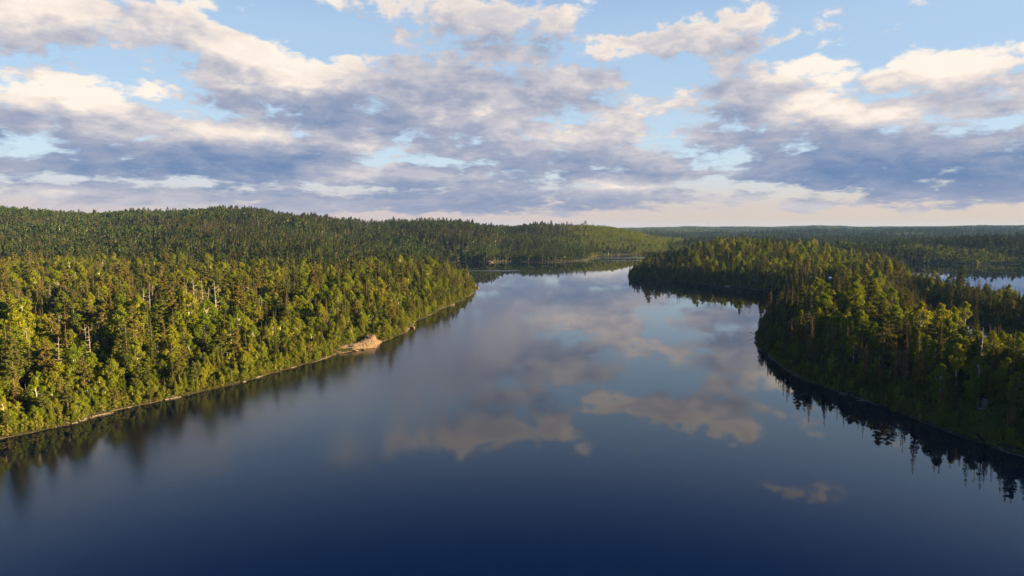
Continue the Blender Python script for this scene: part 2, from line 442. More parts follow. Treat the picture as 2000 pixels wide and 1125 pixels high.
KN = [0, 150, 250, 350, 500, 700, 900, 1150, 1300, 1500, 1700, 2000, 2600, 3500, 5000, 7000, 9500]
def crest(py, d, tree=13.0): return z_for(py, d) - tree
def left_col(sky, dr=1500):
    r = crest(sky, dr)
    f = {1500: [3, 3, 4, 5, 7, 10, .32 * r, .62 * r, .84 * r, r, .96 * r, .88 * r, .7 * r, 40, 40, 40, 40],
         1700: [3, 3, 4, 5, 6, 8, .18 * r, .42 * r, .60 * r, .86 * r, r, .95 * r, .75 * r, 40, 40, 40, 40],
         2000: [3, 3, 4, 5, 5, 5, 5, 3, .30 * r, .62 * r, .86 * r, r, .6 * r, 20, 30, 40, 42]}
    return f[dr]
far = [crest(451, 5000), crest(446.5, 7000), crest(447, 9500)]
COLS = [
    (-700, left_col(412)), (-300, left_col(412)), (0, left_col(409)), (100, left_col(412)), (200, left_col(418)), (300, left_col(414)), (400, left_col(411)), (515, left_col(411.5)), (545, left_col(419)),
    (600, left_col(423)), (680, left_col(430, 1700)), (730, left_col(436, 1700)), (800, left_col(433, 1700)), (900, left_col(434, 1700)), (955, left_col(441, 1700)), (990, left_col(446, 2000)),
    (1060, left_col(441.5, 2000)), (1120, left_col(442, 2000)), (1190, left_col(441, 2000)), (1240, left_col(449, 2000)), (1275, left_col(459, 2000)),
    (1310, [2, 2, 2, 2, 2, 2, 10, 8, 5, 6, 9, 15, 10, 13] + far),
    (1360, [2, 2, 2, 2, 2, 3, 23, 15, 9, 8, 8, 8, 9, 14] + far),
    (1450, [2, 2, 2, 2, 2, 8, 25, 20, 12, 9, 8, 8, 10, 15] + far),
    (1560, [2, 2, 3, 6, 5, 8, 18, 17, 13, 10, 9, 9, 12, 18] + far),
    (1700, [2, 3, 5, 8, 5, 6, 9, 13, 14, 12, 12, 12, 14, 20] + far),
    (1800, [2, 3, 6, 8, 3, 4, 5, 6, 18, 17, 13, 12, 14, 24] + far),
    (1900, [2, 4, 8, 4, 3, 3, 3, 6, 21, 20, 14, 12, 16, 29, 36, crest(447, 7000), 42]),
    (2000, [2, 4, 8, 4, 3, 3, 3, 6, 22, 21, 14, 12, 16, 30, 37, crest(447, 7000), 42]),
    (2700, [2, 4, 10, 8, 6, 4, 4, 8, 24, 22, 16, 14, 16, 30, 38, 44, 42]),
]
CPX = np.array([c[0] for c in COLS], float); CZ = np.array([c[1] for c in COLS], float)

def hill(x, y):
    yy = np.maximum(y, 60.0)
    px = np.clip(1000 + FPX * x / yy, CPX[0], CPX[-1] - 1)
    i = np.clip(np.searchsorted(CPX, px, side='right') - 1, 0, len(CPX) - 2)
    t = (px - CPX[i]) / (CPX[i + 1] - CPX[i]); t = t * t * (3 - 2 * t)
    k = np.array(KN, float)
    yc = np.clip(yy, 0, k[-1] - 1)
    j = np.clip(np.searchsorted(k, yc, side='right') - 1, 0, len(k) - 2)
    s = (yc - k[j]) / (k[j + 1] - k[j]); s = s * s * (3 - 2 * s) * 0.5 + s * 0.5
    return (CZ[i, j] * (1 - t) + CZ[i + 1, j] * t) * (1 - s) + (CZ[i, j + 1] * (1 - t) + CZ[i + 1, j + 1] * t) * s

def shore_wiggle(x, y):
    return (fbm(x / 14, y / 14, 5, 3) - 0.5) * 5.0 * np.clip(y / 300, 0.6, 2.0)

def ground_z(x, y):
    sd = signed_distance(x, y) + shore_wiggle(x, y)
    hz = hill(x, y)
    far_ = np.clip(y / 900, 0.35, 2.2)
    up = (fbm(x / 170, y / 170, 1, 4) - 0.5) * 13 * far_ + (fbm(x / 38, y / 38, 2, 3) - 0.5) * 3.0
    up = up + (fbm(x / 1100, y / 900, 7, 3) - 0.45) * 75 * sstep(y, 3000, 5200) * sstep(x / np.maximum(y, 1), .1, .3)
    inl = np.maximum(sd, 0)
    z = 1.7 * (1 - np.exp(-inl / 2.0)) + np.maximum(hz + up - 1.5, 0.02 * np.minimum(inl, 60)) * sstep(inl, 0, np.clip(y * 0.12, 40, 220))
    return np.where(sd > 0, z, np.maximum(sd * 0.4, -5.0)), sd

def axis(lo, hi, step, grow):
    v, p = [0.0], 0.0
    while p < hi: p += max(step, grow * p); v.append(p)
    neg, p = [], 0.0
    while p > lo: p -= max(step, grow * -p); neg.append(p)
    return np.array(neg[::-1] + v)

def grid_mesh(name, X, Y, Z):
    ny, nx = Z.shape
    co = np.stack([np.broadcast_to(X, (ny, nx)), np.broadcast_to(Y[:, None], (ny, nx)), Z], -1).reshape(-1, 3)
    i = np.arange((ny - 1) * (nx - 1)); r, c = i // (nx - 1), i % (nx - 1)
    v0 = r * nx + c
    f = np.stack([v0, v0 + 1, v0 + nx + 1, v0 + nx], 1)
    me = bpy.data.meshes.new(name)
    me.vertices.add(len(co)); me.vertices.foreach_set('co', co.ravel().astype(np.float32))
    me.loops.add(f.size); me.loops.foreach_set('vertex_index', f.ravel().astype(np.int32))
    me.polygons.add(len(f)); me.polygons.foreach_set('loop_start', (np.arange(len(f)) * 4).astype(np.int32))
    me.update(calc_edges=True); me.validate()
    me.polygons.foreach_set('use_smooth', np.ones(len(f), bool))
    return me

GX = axis(-8600, 8600, 4.0, 0.020)
GY = axis(-260, 9500, 3.6, 0.013)
GZ, GSD = ground_z(*np.broadcast_arrays(GX[None, :], GY[:, None]))
terrain = bpy.data.objects.new('terrain', grid_mesh('terrain', GX, GY, GZ))
terrain['kind'] = 'structure'
terrain['label'] = 'rolling wooded ground around the lake with a pale stony shoreline'
col.objects.link(terrain)

def sample(F, x, y):
    i = np.clip(np.searchsorted(GX, x) - 1, 0, len(GX) - 2); j = np.clip(np.searchsorted(GY, y) - 1, 0, len(GY) - 2)
    t = (x - GX[i]) / (GX[i + 1] - GX[i]); s = (y - GY[j]) / (GY[j + 1] - GY[j])
    return (F[j, i] * (1 - t) + F[j, i + 1] * t) * (1 - s) + (F[j + 1, i] * (1 - t) + F[j + 1, i + 1] * t) * s

def terrain_mat():
    m, nt, out = new_mat('forest_floor')
    geo = nt.nodes.new('ShaderNodeNewGeometry')
    pos = geo.outputs['Position']
    sep = nt.nodes.new('ShaderNodeSeparateXYZ'); nt.links.new(pos, sep.inputs[0])
    z = S(nt, sep.outputs[2])
    n1 = noise(nt, pos, 0.05, 6.0, 0.6)
    n2 = noise(nt, pos, 0.6, 4.0, 0.6)
    floor = ramp(nt, n1 * 0.5 + n2 * 0.5, [(0.3, (.014, .015, .008)), (.5, (.024, .024, .010)), (.7, (.042, .036, .016))])
    stone = ramp(nt, n2, [(0.3, (.07, .055, .038)), (.6, (.16, .12, .078)), (.8, (.26, .20, .14))])
    n3 = noise(nt, pos, 0.045, 2.0, 0.5)
    f = (z + (n2 - 0.5) * 0.8 - (n3 - 0.5) * 1.2).step(-0.1, 0.15, 1.0, 0.0)
    c = mixc(nt, f, floor, stone)
    b = nt.nodes.new('ShaderNodeBsdfPrincipled'); b.inputs['Roughness'].default_value = 0.95
    b.inputs['Specular IOR Level'].default_value = 0.1
    nt.links.new(c, b.inputs['Base Color'])
    bn = nt.nodes.new('ShaderNodeBump'); bn.inputs['Strength'].default_value = 0.6; bn.inputs['Distance'].default_value = 0.5
    nt.links.new(n2.k, bn.inputs['Height']); nt.links.new(bn.outputs[0], b.inputs['Normal'])
    nt.links.new(b.outputs[0], out.inputs[0])
    return m
terrain.data.materials.append(terrain_mat())

# ------------------------------------------------------------------ water
def water_mat():
    m, nt, out = new_mat('lake_water')
    geo = nt.nodes.new('ShaderNodeNewGeometry'); pos = geo.outputs['Position']
    sep = nt.nodes.new('ShaderNodeSeparateXYZ'); nt.links.new(pos, sep.inputs[0])
    x, y = S(nt, sep.outputs[0]), S(nt, sep.outputs[1])
    # where a light breeze roughens the surface: along the sunny shore and in drifting patches
    off = x - y.madd(0.2205, -173.5)                       # metres out from the sunny bank
    patch = noise(nt, vmath(nt, 'MULTIPLY', pos, (0.012, 0.0035, 0.0)), 1.0, 3.0, 0.55)
    offn = off + (patch - 0.5) * 90.0
    breeze = offn.step(16.0, 48.0) * offn.step(55.0, 125.0, 1.0, 0.0)
    breeze = breeze * y.step(300.0, 500.0, 1.0, 0.08)
    # wind lanes drifting across the open water
    lane = noise(nt, vmath(nt, 'MULTIPLY', pos, (0.006, 0.03, 0.0)), 1.0, 4.0, 0.6, dist=0.6)
    breeze = breeze.max(lane.step(0.56, 0.70) * y.step(150.0, 230.0) * y.step(300.0, 460.0, 1.0, 0.0) * 0.22)
    # two far cat's-paws of wind
    def band(y0, hw, x0, x1):
        wob = (noise(nt, vmath(nt, 'MULTIPLY', pos, (0.01, 0.0, 0.0)), 1.0, 3.0, 0.6) - 0.5) * hw * 1.6
        return ((y + wob - y0)._op('ABSOLUTE')).step(hw * 0.5, hw, 1.0, 0.0) * x.step(x0 - 12, x0 + 12) * x.step(x1 - 25, x1 + 25, 1.0, 0.0)
    paw = band(900, 16, -75, 0).max(band(1300, 40, 135, 330)).max(band(1180, 14, 150, 330))
    r1 = noise(nt, vmath(nt, 'MULTIPLY', pos, (1.0, 1.0, 1.0)), 2.6, 3.0, 0.6)
    r2 = noise(nt, vmath(nt, 'MULTIPLY', pos, (0.6, 1.0, 1.0)), 0.09, 3.0, 0.5)
    hgt = r1 * (breeze * 0.020 + paw * 0.06 + 0.0006) + r2 * (breeze * 0.03 + 0.010)
    bn = nt.nodes.new('ShaderNodeBump'); bn.inputs['Strength'].default_value = 1.0; bn.inputs['Distance'].default_value = 1.0
    nt.links.new(hgt.k, bn.inputs['Height'])
    b = nt.nodes.new('ShaderNodeBsdfPrincipled')
    b.inputs['Base Color'].default_value = (.0002, .0018, .0095, 1)
    b.inputs['IOR'].default_value = 1.33
    rg = breeze * 0.08 + paw * 0.12 + 0.012
    nt.links.new(rg.k, b.inputs['Roughness'])
    nt.links.new(bn.outputs[0], b.inputs['Normal'])
    nt.links.new(b.outputs[0], out.inputs[0])
    return m
me = bpy.data.meshes.new('lake')
me.from_pydata([(-8500, -255, 0), (8500, -255, 0), (8500, 9400, 0), (-8500, 9400, 0)], [], [(0, 1, 2, 3)])
lake = bpy.data.objects.new('lake_water', me); col.objects.link(lake)
lake['kind'] = 'structure'; lake['label'] = 'calm dark blue lake water mirroring the clouds and trees'
me.materials.append(water_mat())

# ------------------------------------------------------------------ tree shapes
class MB:
    def __init__(self): self.v, self.f, self.m, self.n = [], [], [], 0
    def add(self, verts, faces, mi=0):
        verts = np.asarray(verts, float)
        self.v.append(verts)
        for f in faces: self.f.append([i + self.n for i in f]); self.m.append(mi)
        self.n += len(verts)
    def limb(self, pts, rad, sides=5, mi=0):
        pts = np.asarray(pts, float); k = len(pts); rings = []
        for i, (p, r) in enumerate(zip(pts, rad)):
            t = pts[min(i + 1, k - 1)] - pts[max(i - 1, 0)]; t /= np.linalg.norm(t) + 1e-9
            a = np.cross(t, (0.31, 0.95, 0.05)); a /= np.linalg.norm(a) + 1e-9
            b = np.cross(t, a)
            th = np.arange(sides) * 2 * math.pi / sides
            rings.append(p + r * (np.cos(th)[:, None] * a + np.sin(th)[:, None] * b))
        fs = []
        for i in range(k - 1):
            for s in range(sides):
                u = (s + 1) % sides
                fs.append([i * sides + s, i * sides + u, (i + 1) * sides + u, (i + 1) * sides + s])
        fs.append([(k - 1) * sides + s for s in range(sides)])
        self.add(np.concatenate(rings), fs, mi)
    def cards(self, c, u, w, mi=0):
        """many four-sided leaf sprays at once: centres c, half vectors u and w"""
        k = len(c)
        V = np.stack([c - u, c + w * 0.9 - u * 0.1, c + u, c - w * 0.9 + u * 0.1], 1).reshape(-1, 3)
        self.v.append(V)
        F = (np.arange(k)[:, None] * 4 + np.arange(4) + self.n)
        self.f.extend(F.tolist()); self.m.extend([mi] * k); self.n += 4 * k
    def mesh(self, name, mats):
        me = bpy.data.meshes.new(name)
        v = np.concatenate(self.v)
        me.from_pydata(v.tolist(), [], self.f)
        for m in mats: me.materials.append(m)
        me.polygons.foreach_set('material_index', np.array(self.m, np.int32))
        me.update()
        return me

def unit(v): return v / (np.linalg.norm(v, axis=-1, keepdims=True) + 1e-9)

def tri_cards(mb, base, tip, side, mi=0):
    """kite sprays from base to tip"""
    c = (base + tip) / 2; mb.cards(c, (tip - base) / 2, side, mi)

def make_spruce(r, h, rad, levels, nb, dens=1.0, start=0.08, power=0.85):
    tr, cr = MB(), MB()
    lean = r.normal(0, 0.012, 2)
    tr.limb([(0, 0, -0.6), (lean[0] * h * .5, lean[1] * h * .5, h * .5), (lean[0] * h, lean[1] * h, h * .99)], [h * .0115, h * .007, .02], 6)
    B, T, SD = [], [], []
    ph = 0.0
    lop = r.uniform(0, 6.28)
    for i in range(levels):
        t = start + (1 - start) * (i + r.uniform(-.3, .3)) / levels
        t = min(max(t, start), .985)
        z = t * h
        env = rad * (1 - t) ** power * (0.7 + 0.3 * min(1, (t - start) / .1)) + 0.10
        env *= r.uniform(.72, 1.18)
        k = max(4, int(nb * (0.55 + 0.45 * (1 - t))))
        ph += r.uniform(.4, 1.4)
        for j in range(k):
            if r.random() > dens: continue
            a = ph + j * 2 * math.pi / k + r.normal(0, .22)
            L = env * r.uniform(.62, 1.12) * (1 + .14 * math.cos(a - lop))
            droop = -0.18 - .38 * (1 - t) + r.normal(0, .08) + (.75 if t > .9 else 0)
            d = np.array([math.cos(a), math.sin(a), droop]); s = np.array([-math.sin(a), math.cos(a), 0])
            o = np.array([lean[0] * z, lean[1] * z, z])
            up = np.array([0, 0, 1.0])
            # main spray, lifted at the tip, then a hanging one and two side twigs
            B.append(o); T.append(o + d * L); SD.append(s * L * .24 + up * .05)
            m = o + d * L * .55
            B.append(m - up * .30 * L * .5 + s * .02); T.append(m + d * L * .38 - up * L * .10); SD.append(up * L * .17 + s * .1 * L)
            for sg in (-1, 1):
                q = o + d * L * r.uniform(.3, .6)
                B.append(q); T.append(q + (d * .55 + s * sg * .62) * L * .55); SD.append((s * .15 - up * .22) * L * .42)
    # leader
    o = np.array([lean[0] * h, lean[1] * h, h])
    for a in (0, 1.57):
        B.append(o - (0, 0, .9)); T.append(o + (0, 0, .35)); SD.append(np.array([math.cos(a), math.sin(a), 0]) * .14)
    tri_cards(cr, np.array(B), np.array(T), np.array(SD))
    return tr, cr

def blob_cards(r, c, rad, n, size, up=0.35, flat=1.0):
    """leaf sprays through a clump, facing mostly outwards and upwards"""
    d = unit(r.normal(size=(n, 3)))
    rr = rad * r.uniform(.45, 1.05, (n, 1)) ** 0.7
    p = c + d * rr * np.array([1, 1, flat])
    nrm = unit(d + r.normal(0, .55, (n, 3)) + np.array([0, 0, up]))
    u = unit(np.cross(nrm, r.normal(size=(n, 3)))); w = np.cross(nrm, u)
    s = size * r.uniform(.6, 1.35, (n, 1))
    return p, u * s, w * s * r.uniform(.6, .95, (n, 1))

def make_birch(r, h, rad, clumps, per, size, low=0.34, two=False):
    tr, cr = MB(), MB()
    bend = r.normal(0, .05, 2) * h * .5
    spine = lambda t: np.array([bend[0] * t * t, bend[1] * t * t, t * h])
    tr.limb([spine(-.04), spine(.25), spine(.5), spine(.75), spine(.95)], [h * .012, h * .0098, h * .0075, h * .004, .02], 6)
    P, U, W = [], [], []
    for i in range(clumps):
        t = low + (1.0 - low) * (i + r.uniform(0, 1)) / clumps
        prof = math.sin(min(1, (t - low) / (1 - low) * .92 + .12) * math.pi) ** .62
        a = r.uniform(0, 6.28)
        dist = rad * prof * r.uniform(.25, .85)
        o = spine(min(t, .97))
        c = o + np.array([math.cos(a) * dist, math.sin(a) * dist, r.normal(0, .3)])
        cr_ = rad * r.uniform(.30, .52) * (0.6 + .4 * prof)
        if t < .9:
            b0 = spine(max(t - .13, .15))
            tr.limb([b0, (b0 + c) / 2 + (0, 0, .25), c], [h * .0042, h * .003, .012], 4)
        p, u, w = blob_cards(r, c, cr_, per, size, .4, .8)
        P.append(p); U.append(u); W.append(w)
    cr.cards(np.concatenate(P), np.concatenate(U), np.concatenate(W))
    return tr, cr

def make_pine(r, h, rad, tiers, per, size, low=0.42):
    tr, cr = MB(), MB()
    bend = r.normal(0, .02, 2) * h
    spine = lambda t: np.array([bend[0] * t * t, bend[1] * t * t, t * h])
    tr.limb([spine(-.04), spine(.3), spine(.6), spine(.97)], [h * .0125, h * .010, h * .007, .03], 6)
    P, U, W = [], [], []
    for i in range(tiers):
        t = low + (1 - low) * (i + r.uniform(0, .8)) / tiers
        prof = (1 - ((t - low) / (1 - low)) ** 1.6) * .85 + .15
        if (t - low) / (1 - low) < .2: prof *= .75
        k = r.integers(2, 5)
        a0 = r.uniform(0, 6.28)
        for j in range(k):
            a = a0 + j * 6.283 / k + r.normal(0, .35)
            L = rad * prof * r.uniform(.5, 1.1)
            o = spine(t)
            c = o + np.array([math.cos(a) * L, math.sin(a) * L, L * r.uniform(.02, .28)])
            tr.limb([o, (o + c) / 2 - (0, 0, .08), c], [h * .0038, h * .0026, .012], 4)
            for q in (.55, 1.0):
                cc = o + (c - o) * q
                p, u, w = blob_cards(r, cc, L * .34 + .25, per, size, .8, .42)
                P.append(p); U.append(u); W.append(w)
    p, u, w = blob_cards(r, spine(.98), .7, per, size, .5, 1.0)
    P.append(p); U.append(u); W.append(w)
    cr.cards(np.concatenate(P), np.concatenate(U), np.concatenate(W))
    return tr, cr

def make_cedar(r, h, rad, n, size):
    tr, cr = MB(), MB()
    tr.limb([(0, 0, -.5), (0, 0, h * .5), (r.normal(0, .1), 0, h * .93)], [h * .016, h * .011, .03], 6)
    t = r.uniform(0, 1, n) ** .85
    a = r.uniform(0, 6.283, n)
    lobes = 1 + .16 * np.sin(a * 3 + r.uniform(0, 6)) + .13 * np.sin(a * 5 + t * 14)
    R_ = rad * np.sin(np.clip(t * .88 + .16, 0, 1) * math.pi) ** .75 * (1 - t * .42) * lobes * r.uniform(.55, 1.05, n)
    p = np.stack([np.cos(a) * R_, np.sin(a) * R_, h * (.05 + .94 * t)], 1)
    out = np.stack([np.cos(a), np.sin(a), np.zeros(n)], 1)
    nrm = unit(out + r.normal(0, .5, (n, 3)) + (0, 0, .15))
    u = unit(np.array([0, 0, 1.0]) + r.normal(0, .35, (n, 3)) + out * .35); w = unit(np.cross(nrm, u))
    s = size * r.uniform(.6, 1.3, (n, 1))
    cr.cards(p, u * s * 1.25, w * s * .8)
    return tr, cr

def make_snag(r, h, nbr, fork=False):
    tr, cr = MB(), MB()
    bend = r.normal(0, .03, 2) * h
    spine = lambda t: np.array([bend[0] * t * t, bend[1] * t, t * h])
    tr.limb([spine(-.04), spine(.3), spine(.65), spine(1.0)], [h * .0110, h * .0095, h * .0065, .03], 6)
    for i in range(nbr):
        t = r.uniform(.28, .97); a = r.uniform(0, 6.28); L = h * .15 * (1.15 - t) * r.uniform(.5, 1.5) + .3
        o = spine(t); d = np.array([math.cos(a), math.sin(a), r.uniform(-.15, .6)])
        cr.limb([o, o + d * L * .55, o + d * L + (0, 0, L * .12)], [h * .0034, h * .0024, .012], 4)
    if fork:
        for a in (0.4, 2.9, 4.6):
            o = spine(.55); d = np.array([math.cos(a) * .5, math.sin(a) * .5, 1]); L = h * .42
            cr.limb([o, o + d * L * .5, o + d * L + np.array([math.cos(a), math.sin(a), 0]) * .5], [h * .008, h * .005, .02], 5)
    return tr, cr

KIND = {}       # kind -> list of (trunk mesh, crown mesh, whole mesh, real height, crown radius, words)
def register(kind, built, bark, leaf, h, rad, words):
    tr, cr = built
    both = MB()
    both.v = tr.v + cr.v; both.n = tr.n + cr.n
    both.f = tr.f + [[i + tr.n for i in f] for f in cr.f]
    both.m = [0] * len(tr.f) + [1] * len(cr.f)
    KIND.setdefault(kind, []).append((tr.mesh(kind + '_trunk', [bark]), cr.mesh(kind + '_crown', [leaf]), both.mesh(kind + '_whole', [bark, leaf]), h, rad, words))

r_ = np.random.default_rng(5)
for h, rad, lv, nb, st, pw, wd in ((16, 2.7, 32, 11, .06, .80, 'full conical'), (18, 2.0, 36, 9, .12, .70, 'slim spire-shaped'), (13, 2.4, 28, 11, .04, .9, 'dense conical'), (20, 2.9, 36, 11, .16, .8, 'big ragged'), (15, 1.4, 34, 8, .18, .55, 'very narrow')):
    register('spruce_tree', make_spruce(r_, h, rad, lv, nb, .92, st, pw), M['bark'], M['spruce'], h, rad, wd)
for h, rad, cl, per, lo, wd in ((13, 3.4, 30, 100, .16, 'round leafy'), (15, 3.0, 28, 96, .30, 'tall oval-crowned'), (11, 3.1, 26, 100, .08, 'bushy low-crowned'), (17, 3.2, 28, 94, .44, 'long-stemmed high-crowned')):
    register('birch_tree', make_birch(r_, h, rad, cl, per, .27, lo), M['birchbark'], M['birch'], h, rad, wd)
for h, rad, ti, lo, wd in ((19, 3.7, 15, .38, 'broad layered'), (21, 3.1, 14, .46, 'long-trunked'), (16, 3.2, 14, .26, 'shaggy')):
    register('pine_tree', make_pine(r_, h, rad, ti, 28, .31, lo), M['pinebark'], M['pine'], h, rad, wd)
for h, rad, n, wd in ((9, 2.5, 2000, 'plump'), (11, 2.2, 2000, 'pointed')):
    register('cedar_tree', make_cedar(r_, h, rad, n, .29), M['bark'], M['cedar'], h, rad, wd)
for h, nb, fk, wd in ((15, 24, False, 'tall bare'), (12, 34, False, 'twiggy bare'), (13, 16, True, 'forked bare')):
    register('dead_tree', make_snag(r_, h, nb, fk), M['deadwood'], M['deadwood'], h, .6, wd)
for h, rad, lv, nb, wd in ((17, 2.2, 32, 11, 'rust-brown'), (14, 1.2, 30, 8, 'thin rust-brown')):
    register('dying_spruce', make_spruce(r_, h, rad, lv, nb, .72, .1, .75), M['bark'], M['rust'], h, rad, wd)
# coarser shapes for the far hills
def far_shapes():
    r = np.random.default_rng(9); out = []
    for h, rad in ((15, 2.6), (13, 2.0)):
        tr, cr = make_spruce(r, h, rad, 13, 7, 1.0, .06, .8); out.append((tr, cr, M['bark'], M['shadeneedle']))
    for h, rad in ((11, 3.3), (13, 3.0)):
        tr, cr = make_birch(r, h, rad, 11, 24, .62, .2); out.append((tr, cr, M['birchbark'], M['shadeleaf']))
    tr, cr = make_pine(r, 16, 3.2, 8, 8, .7, .4); out.append((tr, cr, M['pinebark'], M['shadeneedle']))
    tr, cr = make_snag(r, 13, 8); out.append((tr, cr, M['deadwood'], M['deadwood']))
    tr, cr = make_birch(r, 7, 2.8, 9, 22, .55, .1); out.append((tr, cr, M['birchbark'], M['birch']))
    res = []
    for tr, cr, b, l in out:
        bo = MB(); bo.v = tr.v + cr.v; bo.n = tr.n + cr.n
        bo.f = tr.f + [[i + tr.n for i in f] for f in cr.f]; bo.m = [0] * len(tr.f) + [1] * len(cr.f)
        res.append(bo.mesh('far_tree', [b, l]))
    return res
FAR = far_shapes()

# ------------------------------------------------------------------ where the trees stand
ORDER = ['spruce_tree', 'birch_tree', 'pine_tree', 'cedar_tree', 'dead_tree', 'dying_spruce']
CLEAR = [at_depth(1622, 640) + (16,), at_depth(1880, 303) + (6,), at_depth(1936, 189) + (5,)]     # buildings stand here

def scatter(y0, y1, sp, xl, xr, seed, inland=1.0):
    """jittered rows of points on land between the depths y0 and y1, columns xl..xr"""
    r = np.random.default_rng(seed)
    xs0, xs1 = (xl - 1000) / FPX * y1 if xl < 1000 else (xl - 1000) / FPX * y0, (xr - 1000) / FPX * y1
    x = np.arange(xs0, xs1, sp); y = np.arange(y0, y1, sp)
    X, Y = np.meshgrid(x, y)
    X = (X + r.uniform(-.48, .48, X.shape) * sp).ravel(); Y = (Y + r.uniform(-.48, .48, Y.shape) * sp).ravel()
    px = 1000 + FPX * X / np.maximum(Y, 1)
    k = (px > xl) & (px < xr)
    X, Y = X[k], Y[k]
    sd = sample(GSD, X, Y)
    k = sd > inland
    for cx, cyy, rr in CLEAR: k &= (X - cx) ** 2 + (Y - cyy) ** 2 > rr * rr
    X, Y, sd = X[k], Y[k], sd[k]
    return X, Y, sample(GZ, X, Y), sd, 1000 + FPX * X / Y

def fringe(y0, y1, sp, seed):
    """young growth crowding the waterline"""
    X, Y, Z, sd, px = scatter(y0, y1, sp, -150, 2150, seed, .35)
    k = sd < 5.5
    return X[k], Y[k], Z[k], sd[k], px[k]

def species(X, Y, sd, px, r):
    n = len(X)
    wet = fbm(X / 55, Y / 55, 21, 3); dry = fbm(X / 80, Y / 80, 31, 3); old = fbm(X / 35, Y / 35, 41, 2)
    right = (px > 1220)
    edge = np.clip(1 - sd / 26, 0, 1)
    w = np.zeros((6, n))
    w[0] = 0.75 + 1.8 * np.clip(dry - .48, 0, 1) + right * .9 * edge + .35 * right
    w[1] = 0.55 + 5.5 * np.clip(wet - .45, 0, 1) + (1.5 * edge + 1.1 * np.clip(1 - sd / 90, 0, 1)) * ~right + right * .9 * (sd > 22)
    w[2] = 0.20 + 1.2 * np.clip(.5 - wet, 0, 1) * (1 - .6 * edge)
    w[3] = np.where(~right & (sd < 22), 1.3 * edge, 0.03)
    w[4] = np.where(sd < 14, .012, .035) + .4 * np.clip(old - .58, 0, 1)
    w[5] = .025 + .10 * right
    c = np.cumsum(w / w.sum(0), 0)
    return (r.random(n)[None, :] > c).sum(0).clip(0, 5)

# trees of the near banks
Xs, Ys, Zs, Ss, Ps = [np.concatenate(a) for a in zip(scatter(95, 330, 3.3, -300, 2330, 1), scatter(330, 560, 3.7, -250, 2280, 2), scatter(560, 980, 4.6, -200, 2240, 3), fringe(95, 420, 2.1, 11), fringe(420, 900, 3.2, 12))]
rr_ = np.random.default_rng(77)
KD = species(Xs, Ys, Ss, Ps, rr_)
n = len(Xs)
VAR = np.array([rr_.integers(len(KIND[ORDER[k]])) for k in KD])
VAR = np.where((KD == 1) & (Ss < 14), np.where(VAR % 2 == 0, 0, 2), VAR)
SCL = np.clip(rr_.normal(.84, .22, n), .42, 1.4)
SCL = np.where(KD == 4, np.where(VAR == 2, np.minimum(SCL, .8), np.minimum(SCL * 1.4, 1.3)), SCL)
SCL *= np.where(Ss < 5.5, np.where(Ss < 2, .38, .55), np.where(Ss < 14, .84, 1.0)) * np.where((KD == 1) & (Ss < 25), .85, 1.0)
SCL = SCL * np.where((Ps > 1600) & (Ys < 330) & (Ss < 22), .76, 1.0) * np.where((Ps > 1850) & (Ys > 330) & (Ys < 520), .8, 1.0)
ROT = rr_.uniform(0, 6.283, n)
